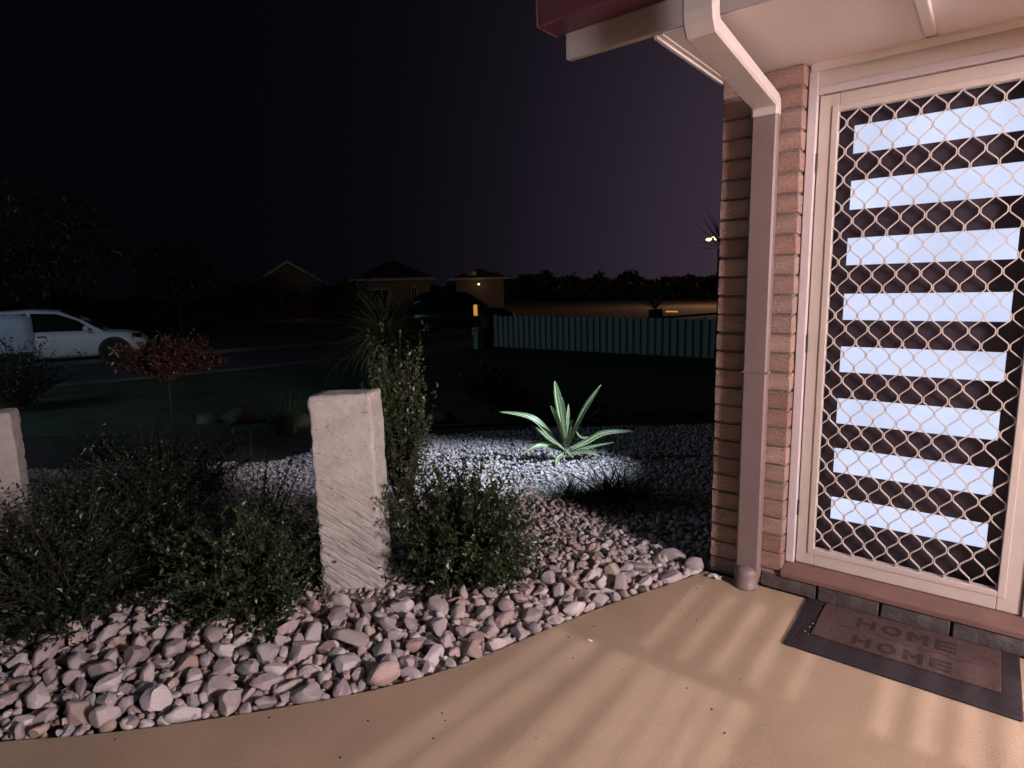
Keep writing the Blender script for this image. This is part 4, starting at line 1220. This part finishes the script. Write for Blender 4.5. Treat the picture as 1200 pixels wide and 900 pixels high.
# ================================================================== STREET
def car(name, label, paint, pos, head, L=4.4, H=1.54, suv=False, cat='car'):
    """x forward, y to the car's right is -y; built in local space then rotated"""
    t = thing(name, label, cat, pos)
    t.rotation_euler = (0, 0, math.atan2(head[1], head[0]))
    def lk(mb, nm, m_, par, sm=False, rc=True):
        me = mb.mesh(nm, m_, sm)
        if rc:
            import bmesh
            bm = bmesh.new(); bm.from_mesh(me); bmesh.ops.recalc_face_normals(bm, faces=bm.faces); bm.to_mesh(me); bm.free()
        o = bpy.data.objects.new(nm, me); COL.objects.link(o); o.parent = par
        return o
    W = 0.88
    # stations: x, z under, z shoulder, z top of body (belt / bonnet), half width
    hb = 0.93 if not suv else 1.05
    st = [(0.0, 0.48, 0.72, 0.88, 0.70), (0.10, 0.32, 0.74, hb - 0.04, 0.80), (0.45, 0.25, 0.76, hb, 0.86), (1.1, 0.22, 0.76, hb, W), (2.0, 0.20, 0.76, hb - 0.01, W), (2.9, 0.20, 0.75, hb - 0.04, W),
          (3.25, 0.22, 0.74, hb - 0.05, 0.87), (3.7, 0.24, 0.70, hb - 0.09, 0.85), (4.02, 0.27, 0.66, hb - 0.17, 0.79), (4.17, 0.36, 0.60, hb - 0.30, 0.70), (4.22, 0.45, 0.54, 0.58, 0.60)]
    mb = MB(); vs = []; fs = []
    for x_, z0, z1, z2, w_ in st:
        x_ *= L / 4.4
        sec_ = [(-w_ * 0.88, z0), (-w_ * 0.98, z0 + 0.10), (-w_, z1 - 0.12), (-w_ * 0.985, z1), (-w_ * 0.93, z2 - 0.03), (-w_ * 0.84, z2), (0, z2 + 0.03), (w_ * 0.84, z2), (w_ * 0.93, z2 - 0.03), (w_ * 0.985, z1), (w_, z1 - 0.12), (w_ * 0.98, z0 + 0.10), (w_ * 0.88, z0)]
        vs += [(x_, y_, z_) for y_, z_ in sec_]
    k = 13
    for i in range(len(st) - 1):
        for j in range(k):
            fs.append((i * k + j, i * k + (j + 1) % k, (i + 1) * k + (j + 1) % k, (i + 1) * k + j))
    fs.append(tuple(range(k))); fs.append(tuple((len(st) - 1) * k + j for j in range(k)))
    mb.add(vs, fs); body = lk(mb, 'body', paint, t, True)
    # cabin: roof with pillars and dark glass
    zr = H
    cab = [(0.12, hb - 0.02, hb, 0.74), (0.35, hb - 0.02, zr - 0.20, 0.72), (0.70, hb - 0.02, zr - 0.03, 0.66), (1.6, hb - 0.02, zr, 0.64), (2.2, hb - 0.03, zr - 0.05, 0.64), (2.75, hb - 0.05, zr - 0.30, 0.70), (3.22, hb - 0.07, hb - 0.04, 0.76)]
    mb = MB(); vs = []; fs = []
    for x_, z0, z1, w_ in cab:
        x_ *= L / 4.4; wb = 0.80
        z1 = max(z1, z0 + 0.01)
        sec_ = [(-wb, z0), (-(wb * 0.4 + w_ * 0.6), z0 + (z1 - z0) * 0.6), (-w_, z1 - 0.03 if z1 - z0 > .06 else z1), (-w_ * 0.8, z1), (0, z1 + 0.02), (w_ * 0.8, z1), (w_, z1 - 0.03 if z1 - z0 > .06 else z1), ((wb * 0.4 + w_ * 0.6), z0 + (z1 - z0) * 0.6), (wb, z0)]
        vs += [(x_, y_, z_) for y_, z_ in sec_]
    k = 9
    for i in range(len(cab) - 1):
        for j in range(k):
            fs.append((i * k + j, i * k + (j + 1) % k, (i + 1) * k + (j + 1) % k, (i + 1) * k + j))
    mb.add(vs, fs); lk(mb, 'cabin', paint, t, True)
    sx = L / 4.4
    for sg in (-1, 1):
        # front and rear side windows
        for quad in ([(1.62, hb + 0.02), (1.62, zr - 0.09), (2.2, zr - 0.13), (2.66, zr - 0.33), (2.98, hb + 0.0)], [(0.62, hb + 0.03), (0.75, zr - 0.13), (1.52, zr - 0.09), (1.52, hb + 0.02)]):
            a = [(x_ * sx, sg * (0.815 - 0.145 * max(0, z_ - hb) / (zr - hb)), z_) for x_, z_ in quad]
            lk(MB().prism(a, (0, sg * 0.012, 0)), 'side_window', M['glass'], t)
        lk(MB().box((1.565 * sx, sg * 0.885 - 0.004, 0.36), (1.575 * sx, sg * 0.885 + 0.004, hb - 0.05)), 'door_seam', M['black'], t)
        lk(MB().box((1.72 * sx, sg * 0.875 - 0.016, 0.80), (1.92 * sx, sg * 0.875 + 0.016, 0.83), 0.008), 'door_handle', M['glass'], t)
        lk(MB().box((2.78 * sx, min(sg * 0.86, sg * 1.02), hb - 0.01), (2.90 * sx, max(sg * 0.86, sg * 1.02), hb + 0.13), 0.03), 'mirror', paint, t)
        lk(MB().box((3.88 * sx, sg * 0.69 - 0.10, 0.66), (4.13 * sx, sg * 0.69 + 0.10, 0.79), 0.03), 'headlight', M['glass'], t)
        for xw in (0.82 * sx, 3.45 * sx):
            wr_ = 0.33
            arch = MB()
            arch.add([(xw + 0.40 * math.cos(a), sg * 0.872, 0.33 + 0.40 * math.sin(a)) for a in [math.pi * 2 * i / 20 for i in range(20)]] + [(xw + 0.40 * math.cos(a), sg * 0.892, 0.33 + 0.40 * math.sin(a)) for a in [math.pi * 2 * i / 20 for i in range(20)]], [tuple(range(20)), tuple(range(39, 19, -1))] + [(i, i + 20, (i + 1) % 20 + 20, (i + 1) % 20) for i in range(20)])
            lk(arch, 'wheel_arch', M['black'], t)
            wv = MB().tube([(xw, sg * 0.74, wr_), (xw, sg * 0.905, wr_), (xw, sg * 0.915, wr_)], [wr_, wr_, wr_ - 0.03], 24)
            wh = lk(wv, 'wheel', M['tyre'], t)
            rm = MB()
            rm.tube([(xw, sg * 0.90, wr_), (xw, sg * 0.921, wr_)], 0.05, 10)
            for q in range(5):
                a = q * 2 * math.pi / 5
                c_, s_ = math.cos(a), math.sin(a)
                rm.prism([(xw + c_ * 0.03 - s_ * 0.03, sg * 0.917, wr_ + s_ * 0.03 + c_ * 0.03), (xw + c_ * 0.20 - s_ * 0.022, sg * 0.917, wr_ + s_ * 0.20 + c_ * 0.022), (xw + c_ * 0.20 + s_ * 0.022, sg * 0.917, wr_ + s_ * 0.20 - c_ * 0.022), (xw + c_ * 0.03 + s_ * 0.03, sg * 0.917, wr_ + s_ * 0.03 - c_ * 0.03)], (0, sg * 0.008, 0))
            lk(rm, 'rim', M['rim'], wh)
    # windscreen
    lk(MB().prism([(2.28 * sx, -0.56, zr - 0.06), (2.28 * sx, 0.56, zr - 0.06), (3.18 * sx, 0.68, hb + 0.0), (3.18 * sx, -0.68, hb + 0.0)], (0.02, 0, 0.035)), 'windscreen', M['glass'], t)
    lk(MB().prism([(0.68 * sx, -0.56, zr - 0.10), (0.68 * sx, 0.56, zr - 0.10), (0.16 * sx, 0.66, hb + 0.02), (0.16 * sx, -0.66, hb + 0.02)], (-0.03, 0, 0.035)), 'rear_window', M['glass'], t)
    return t
hd = Vector((0.40, 0.92, 0)).normalized(); rt_ = Vector((hd.y, -hd.x, 0))
fw = at(137, 425, 17.05)                      # front near wheel
org = Vector((fw.x, fw.y, GZ + 0.02)) - hd * 3.45 - rt_ * 0.85
car('parked_car', 'white hatchback parked across the road behind the rust tree', M['carwhite'], org, hd)
dk0 = at(480, 388, 25)
car('parked_car', 'dark car parked far off beyond the left end of the picket fence', M['cardark'], (dk0.x, dk0.y, GZ + 0.02), Vector((0.78, 0.62, 0)).normalized(), 4.6, 1.70, True)
# covered trailer left of the car
tt = at(-20, 425, 16.2)
tr = thing('covered_trailer', 'pale tarp covered trailer behind the white car at the left edge', 'trailer', (tt.x, tt.y, GZ + 0.02))
mb = MB(); vs = []; fs = []
nx, na = 12, 12
for i in range(nx + 1):
    u_ = i / nx; xx = (u_ - 0.5) * 2.6
    for j in range(na + 1):
        a = j / na
        prof_ = [(-0.82, 0.45), (-0.85, 0.75), (-0.86, 1.05), (-0.83, 1.28), (-0.72, 1.42), (-0.4, 1.50), (0, 1.53), (0.4, 1.50), (0.72, 1.42), (0.83, 1.28), (0.86, 1.05), (0.85, 0.75), (0.82, 0.45)][j]
        endk = 1 - 0.10 * max(0, abs(u_ - 0.5) * 2 - 0.8) / 0.2
        q = Vector((xx, prof_[0] * endk, 0.45 + (prof_[1] - 0.45) * endk)); q += Vector((0, 1, 0)) * 0.035 * noise.noise(q * 2.2) + Vector((0, 0, 1)) * 0.03 * noise.noise(q * 2.5 + Vector((5, 0, 0)))
        p = Vector((tt.x, tt.y, GZ)) + hd * q.x + rt_ * (-q.y) + Vector((0, 0, q.z))
        vs.append(p)
for i in range(nx):
    for j in range(na):
        fs.append((i * 13 + j, i * 13 + j + 1, i * 13 + 14 + j, i * 13 + 13 + j))
fs.append(tuple(range(13))); fs.append(tuple(nx * 13 + j for j in range(13)))
mb.add(vs, fs); mb.build('tarp', M['tarp'], tr, smooth_=True)
def tpt(x_, y_, z_): return Vector((tt.x, tt.y, GZ)) + hd * x_ + rt_ * y_ + Vector((0, 0, z_))
MB().prism([tpt(-1.25, -0.8, 0.30), tpt(1.25, -0.8, 0.30), tpt(1.25, 0.8, 0.30), tpt(-1.25, 0.8, 0.30)], (0, 0, 0.16)).build('tray', M['black'], tr)
for sg in (-1, 1):
    MB().tube([tpt(0, sg * 0.70, 0.31), tpt(0, sg * 0.88, 0.31)], 0.30, 20).build('wheel', M['tyre'], tr)
MB().tube([tpt(0.35, 0.89, 1.34), tpt(0.75, 0.90, 0.62)], 0.018, 6).build('strap', M['black'], tr)
MB().tube([tpt(-0.5, 0.875, 1.34), tpt(-0.45, 0.89, 0.5)], 0.018, 6).build('strap', M['black'], tr)

# picket fence, parallel to the house wall
FY, FX0, FX1 = 14.2, -12.05, -3.2
pf = thing('picket_fence', 'low teal picket fence across the far side of the lawn', 'fence', ((FX0 + FX1) / 2, FY, GZ))
pme = MB().box((-0.066, -0.011, 0.0), (0.066, 0.011, 0.94), 0.004).mesh('picket', M['picket'])
n_ = int((FX1 - FX0) / 0.2)
rg = random.Random(9)
for i in range(n_):
    o = link('picket', pme, pf); o.location = (FX0 + 0.1 + i * 0.2, FY + rg.uniform(-.004, .004), GZ + 0.03 + rg.uniform(-0.008, 0.008))
    o.rotation_euler = (0, rg.uniform(-0.008, 0.008), 0)
MB().box((FX0, FY + 0.0125, GZ), (FX1, FY + 0.0215, GZ + 0.945)).build('gap_shade_sheet', mat('gap_shade_colour', (0.10, 0.15, 0.145), (0.08, 0.12, 0.115), 0.8, 5), pf)  # added dark sheet: shade of the picket gaps as colour, stops lamplight leaking
for z_ in (0.25, 0.75):
    MB().box((FX0, FY + 0.023, GZ + z_), (FX1, FY + 0.056, GZ + z_ + 0.08)).build('rail', M['picket'], pf)
for i in range(5):
    xp = FX0 + 0.05 + i * (FX1 - FX0 - 0.1) / 4
    MB().box((xp - 0.045, FY + 0.058, GZ - 0.1), (xp + 0.045, FY + 0.148, GZ + 1.0), 0.006).build('post', M['picket'], pf)
# gate pier and letterbox at its left end
gp0 = at(571, 409, 18.6)
gpr = thing('gate_pier', 'brown brick pier at the left end of the picket fence', 'pier', (gp0.x, gp0.y, GZ))
MB().box((gp0.x - 0.13, gp0.y - 0.13, GZ - 0.1), (gp0.x + 0.13, gp0.y + 0.13, GZ + 0.86), 0.01).build('shaft', M['roof'], gpr)
MB().box((gp0.x - 0.16, gp0.y - 0.16, GZ + 0.862), (gp0.x + 0.16, gp0.y + 0.16, GZ + 0.93), 0.02).build('cap', M['roof'], gpr)
lb = at(560, 409, 18.2)
lbx = thing('letterbox', 'small teal letterbox post left of the brick pier', 'letterbox', (lb.x, lb.y, GZ))
MB().box((lb.x - 0.09, lb.y - 0.09, GZ - 0.1), (lb.x + 0.09, lb.y + 0.09, GZ + 0.42), 0.008).build('post', M['picket'], lbx)
MB().box((lb.x - 0.12, lb.y - 0.12, GZ + 0.422), (lb.x + 0.12, lb.y + 0.12, GZ + 0.66), 0.015).build('box', M['picket'], lbx)
MB().box((lb.x - 0.07, lb.y - 0.128, GZ + 0.56), (lb.x + 0.07, lb.y - 0.1215, GZ + 0.585)).build('slot', M['black'], lbx)

# far houses
def house_far(name, label, c, ux, w_, d_, hw, hr, kind, windows=(), wallm='housewall', fascia=True):
    """c: front wall centre on the ground, ux: direction along the front wall"""
    ux = Vector(ux).normalized(); vy = Vector((-ux.y, ux.x, 0))     # into the house
    t = thing(name, label, 'house', (c[0], c[1], GZ))
    c = Vector((c[0], c[1], GZ))
    def q(x_, y_, z_): return c + ux * x_ + vy * y_ + Vector((0, 0, z_))
    MB().prism([q(-w_ / 2, 0, 0), q(w_ / 2, 0, 0), q(w_ / 2, d_, 0), q(-w_ / 2, d_, 0)], (0, 0, hw)).build('wall', M[wallm], t)
    e_ = 0.45
    if kind == 'gable':                                              # gable end faces the viewer
        MB().prism([q(-w_ / 2, 0.002, hw), q(w_ / 2, 0.002, hw), q(0, 0.002, hr - 0.05)], vy * 0.2).build('gable', M[wallm], t)
        for sg in (-1, 1):
            MB().prism([q(sg * (w_ / 2 + e_), -e_, hw - e_ * (hr - hw) / (w_ / 2)), q(0, -e_, hr), q(0, -e_, hr + 0.12), q(sg * (w_ / 2 + e_), -e_, hw - e_ * (hr - hw) / (w_ / 2) + 0.12)], vy * (d_ + 2 * e_)).build('roof_slope', M['roof'], t)
            MB().prism([q(sg * (w_ / 2 + e_), -e_ - 0.035, hw - e_ * (hr - hw) / (w_ / 2) - 0.10), q(0, -e_ - 0.035, hr - 0.10), q(0, -e_ - 0.035, hr + 0.10), q(sg * (w_ / 2 + e_), -e_ - 0.035, hw - e_ * (hr - hw) / (w_ / 2) + 0.10)], vy * 0.03).build('barge_board', M['whitetrim'], t)
    else:
        mb = MB(); a, b = w_ / 2 + e_, -e_; dd = d_ + e_
        rl = max(0.2, a - (dd - b) / 2)
        vs = [q(-a, b, hw), q(a, b, hw), q(a, dd, hw), q(-a, dd, hw), q(-rl, (b + dd) / 2, hr), q(rl, (b + dd) / 2, hr)]
        mb.add(vs, [(0, 1, 5, 4), (1, 2, 5), (2, 3, 4, 5), (3, 0, 4), (0, 3, 2, 1)]); mb.build('roof', M['roof'], t)
        if fascia: MB().prism([q(-a, b - 0.04, hw - 0.10), q(a, b - 0.04, hw - 0.10), q(a, b - 0.04, hw + 0.06), q(-a, b - 0.04, hw + 0.06)], vy * 0.03).build('fascia', M['whitetrim'], t)
    for (x0, x1, z0, z1) in windows:
        wn = MB().prism([q(x0, -0.03, z0), q(x1, -0.03, z0), q(x1, -0.03, z1), q(x0, -0.03, z1)], vy * 0.025).build('window', M['whitetrim'], t)
        k2 = MB().prism([q(x0 + .07, -0.045, z0 + .07), q((x0 + x1) / 2 - .03, -0.045, z0 + .07), q((x0 + x1) / 2 - .03, -0.045, z1 - .07), q(x0 + .07, -0.045, z1 - .07)], vy * 0.012)
        k2.prism([q((x0 + x1) / 2 + .03, -0.045, z0 + .07), q(x1 - .07, -0.045, z0 + .07), q(x1 - .07, -0.045, z1 - .07), q((x0 + x1) / 2 + .03, -0.045, z1 - .07)], vy * 0.012)
        k2.build('pane', M['winglass'], wn)
    return t, q
vdir = lambda px: Vector((ray(px, 340).x, ray(px, 340).y, 0)).normalized()
def side(px): v_ = vdir(px); return Vector((v_.y, -v_.x, 0))
c = at(341, 360, 45)
hA, qA = house_far('far_house', 'far house with a dim gable front, left of the other lit houses', c, side(341), 4.6, 9, 2.6, 4.05, 'gable')
c = at(462, 352, 42)
hB, qB = house_far('far_house', 'far house with a long lit front wall under a pale eave line', c, side(462), 5.0, 9, 2.55, 4.0, 'hip', [(-1.5, -0.2, 0.9, 1.9), (1.2, 1.6, 0.1, 2.0)])
c = at(563, 352, 46)
hC, qC = house_far('far_house', 'far house partly hidden by the dark car, roof ventilator on top', c, side(563), 3.6, 8, 2.5, 3.3, 'hip')
vt = at(552, 321, 47)
MB().lathe((vt.x, vt.y, vt.z - 0.35), [(0.16, 0.0), (0.16, 0.2), (0.38, 0.26), (0.42, 0.4), (0.30, 0.55), (0.05, 0.62)], 12).build('roof_ventilator', M['whitetrim'], hC)
# amber lit lantern post by the dark car
al = at(557.5, 372, 23); az_ = GZ
lan = thing('amber_lantern', 'amber lit lantern post in front of the dark car', 'lantern', (al.x, al.y, GZ))
a0 = at(557.5, 370, 23); a1 = at(557.5, 357, 23)
MB().tube([(al.x, al.y, GZ - 0.1), (al.x, al.y, a0.z)], 0.05, 8).build('post', M['black'], lan)
MB().lathe((al.x, al.y, a0.z + 0.003), [(0.06, 0), (0.075, 0.05), (0.075, a1.z - a0.z - 0.05), (0.05, a1.z - a0.z)], 8).build('glass', M['amber'], lan)
MB().lathe((al.x, al.y, a1.z + 0.005), [(0.10, 0), (0.08, 0.03), (0.02, 0.07)], 8).build('cap', M['black'], lan)
# house lights that wash the far fronts
lamp('house_light_b', 'POINT', qB(1.0, -4.5, 2.0), 6, (1.0, 0.50, 0.22), 0.1)
lamp('house_light_a', 'POINT', qA(0.4, -4.5, 1.5), 3.5, (1.0, 0.50, 0.25), 0.1)
lamp('house_light_c', 'POINT', qC(-0.3, -3.5, 2.1), 6, (1.0, 0.50, 0.24), 0.1)
pb = at(561, 333, 45.4)
tag(MB().lathe((pb.x, pb.y, pb.z - 0.06), [(0.05, 0), (0.08, 0.05), (0.05, 0.12)], 10).build('eave_bulb', M['lampglow']), 'tiny bright bulb under the eave of the farthest house', 'lamp')

# street lamp far off behind the palm
sl_ = Vector((-16.53, 44.41, 4.36))
stl = thing('street_lamp', 'far street lamp with two glowing heads beside the brick wall edge', 'street lamp', (sl_.x + 0.9, sl_.y, GZ))
MB().tube([(sl_.x + 0.9, sl_.y, GZ - 0.1), (sl_.x + 0.9, sl_.y, 4.5)], [0.10, 0.06], 10).build('pole', M['black'], stl)
MB().tube([(sl_.x + 0.9, sl_.y, 4.5), (sl_.x + 0.5, sl_.y, 4.64), (sl_.x - 0.15, sl_.y, 4.54)], 0.04, 8).build('arm', M['black'], stl)
MB().lathe((sl_.x - 0.15, sl_.y, 4.33), [(0.08, 0), (0.20, 0.05), (0.20, 0.14), (0.08, 0.2)], 12).build('lamp_head', M['lampglow'], stl)
MB().lathe((sl_.x + 0.42, sl_.y, 4.35), [(0.07, 0), (0.16, 0.05), (0.16, 0.13), (0.07, 0.18)], 12).build('lamp_head', M['lampglow'], stl)

# palms beyond the fence
def palm(label, base, top, fr, L, seed, rad=0.13, dirs=None):
    t = thing('palm_tree', label, 'palm tree', base, 'palms beyond the picket fence')
    b = Vector(base); tp = Vector(top)
    MB().tube([b - Vector((0, 0, .1)), b.lerp(tp, .5) + Vector((0.03, 0, 0)), tp], [rad * 1.2, rad, rad * 0.9], 10).build('trunk', M['leafbrown'], t)
    rg = random.Random(seed)
    for k in range(fr):
        az = k * 6.283 / fr + rg.uniform(-.3, .3)
        pts = blade_pts(tp, az, L * rg.uniform(0.7, 1.1), rg.uniform(0.1, 1.4), rg.uniform(0.0, 0.5), 8)
        vs = []; fs = []
        blade(vs, fs, pts, 0.035 * L)
        link('frond', mesh_from('frond', vs, fs, M['frondlight']), t)
    return t
p1 = at(768, 366, 19.5)
palm('palm with thin upright fronds on a dark trunk just over the fence', (p1.x, p1.y, GZ), (p1.x, p1.y, p1.z + 0.10), 22, 1.5, 61, 0.24)
p2 = at(846, 292, 11.5)
palm('palm mostly hidden by the brick wall, fronds near the street lamp', (p2.x, p2.y, GZ), (p2.x, p2.y, p2.z), 20, 1.0, 62, 0.09)
# rear lights of something low behind the fence
p3 = at(787, 366, 21)
tag(MB().box((p3.x - 0.22, p3.y, p3.z), (p3.x + 0.22, p3.y + 0.03, p3.z + 0.05), 0.008).build('glowing_strip', M['amber']), 'short glowing amber strip just above the fence near the palm', 'light strip')

# trees across the road on the left
def tree(label, base, h, tr_r, crown_c, crown_r, n, L, seed, group='dim trees across the road'):
    t = thing('tree', label, 'tree', base, group)
    b = Vector(base); rg = random.Random(seed); cc = Vector(crown_c); cr = Vector(crown_r)
    MB().tube([b - Vector((0, 0, .2)), b + Vector((0.1, 0.05, h * 0.35)), b + Vector((0.05, 0.1, h * 0.7))], [tr_r, tr_r * 0.8, tr_r * 0.45], 9).build('trunk', M['leafbrown'], t)
    vs = []; fs = []; lm_ = MB()
    for k in range(34):
        while True:
            q_ = Vector((rg.uniform(-1, 1), rg.uniform(-1, 1), rg.uniform(-1, 1)))
            if 0.35 < q_.length < 1: break
        e_ = cc + Vector((q_.x * cr.x, q_.y * cr.y, q_.z * cr.z))
        s_ = b + Vector((0.05, 0.08, h * rg.uniform(0.4, 0.7)))
        lm_.tube([s_, s_.lerp(e_, .5) + Vector((0, 0, .2)), e_], [tr_r * 0.25, tr_r * .14, tr_r * .05], 5, False)
        for j in range(n // 34):
            p = e_ + Vector((rg.gauss(0, 1), rg.gauss(0, 1), rg.gauss(0, 0.8))) * cr.x * 0.2
            leaf_quad(vs, fs, p, Vector((rg.gauss(0, 1), rg.gauss(0, 1), rg.gauss(-0.3, 0.7))), Vector((rg.gauss(0, .5), rg.gauss(0, .5), 1)), L * rg.uniform(.6, 1.3), L * 0.45)
    lm_.build('limb', M['leafbrown'], t, recalc=False)
    o = link('crown', mesh_from('crown', vs, fs, M['treeleaf']), t); o['kind'] = 'stuff'
tb_ = at(-15, 400, 24); tc_ = at(15, 285, 23)
tree('large dim tree above the covered trailer at the left edge', (tb_.x, tb_.y, GZ), 5.0, 0.22, tc_, (3.0, 3.0, 2.0), 4400, 0.30, 71)
tb_ = at(212, 386, 30); tc_ = at(205, 318, 30)
tree('dark tree with a pale slim trunk behind the white car', (tb_.x, tb_.y, GZ), 3.6, 0.12, tc_, (2.0, 2.0, 1.3), 2400, 0.26, 72)
tb_ = at(300, 384, 36); tc_ = at(300, 350, 36)
tree('low dark tree in front of the gabled far house', (tb_.x, tb_.y, GZ), 2.6, 0.12, tc_, (2.2, 2.2, 1.0), 2400, 0.26, 73)
tb_ = at(392, 388, 34); tc_ = at(392, 352, 34)
tree('low dark tree between the gabled house and the lit house', (tb_.x, tb_.y, GZ), 2.6, 0.12, tc_, (1.9, 1.9, 1.0), 2000, 0.26, 74)

# far-off wooded skyline beyond the houses: reads as one mass
rg = random.Random(88); vs = []; fs = []
for k in range(26000):
    px = rg.uniform(-200, 1000); dd = rg.uniform(66, 90)
    p = at(px, 340, dd)
    top = 2.2 + 2.2 * noise.noise(Vector((px * 0.011, 3.3, 0))) + 1.2 * noise.noise(Vector((px * 0.05, 1.3, 0)))
    p.z = GZ + max(0.3, top) * math.sqrt(rg.random())
    leaf_quad(vs, fs, p, Vector((rg.gauss(0, 1), rg.gauss(0, 1), rg.gauss(0, 1))), Vector((rg.gauss(0, 1), rg.gauss(0, 1), 1)), rg.uniform(0.35, 0.7), rg.uniform(0.25, 0.5))
o = link('treeline', mesh_from('treeline', vs, fs, M['treeleaf'])); o['kind'] = 'stuff'
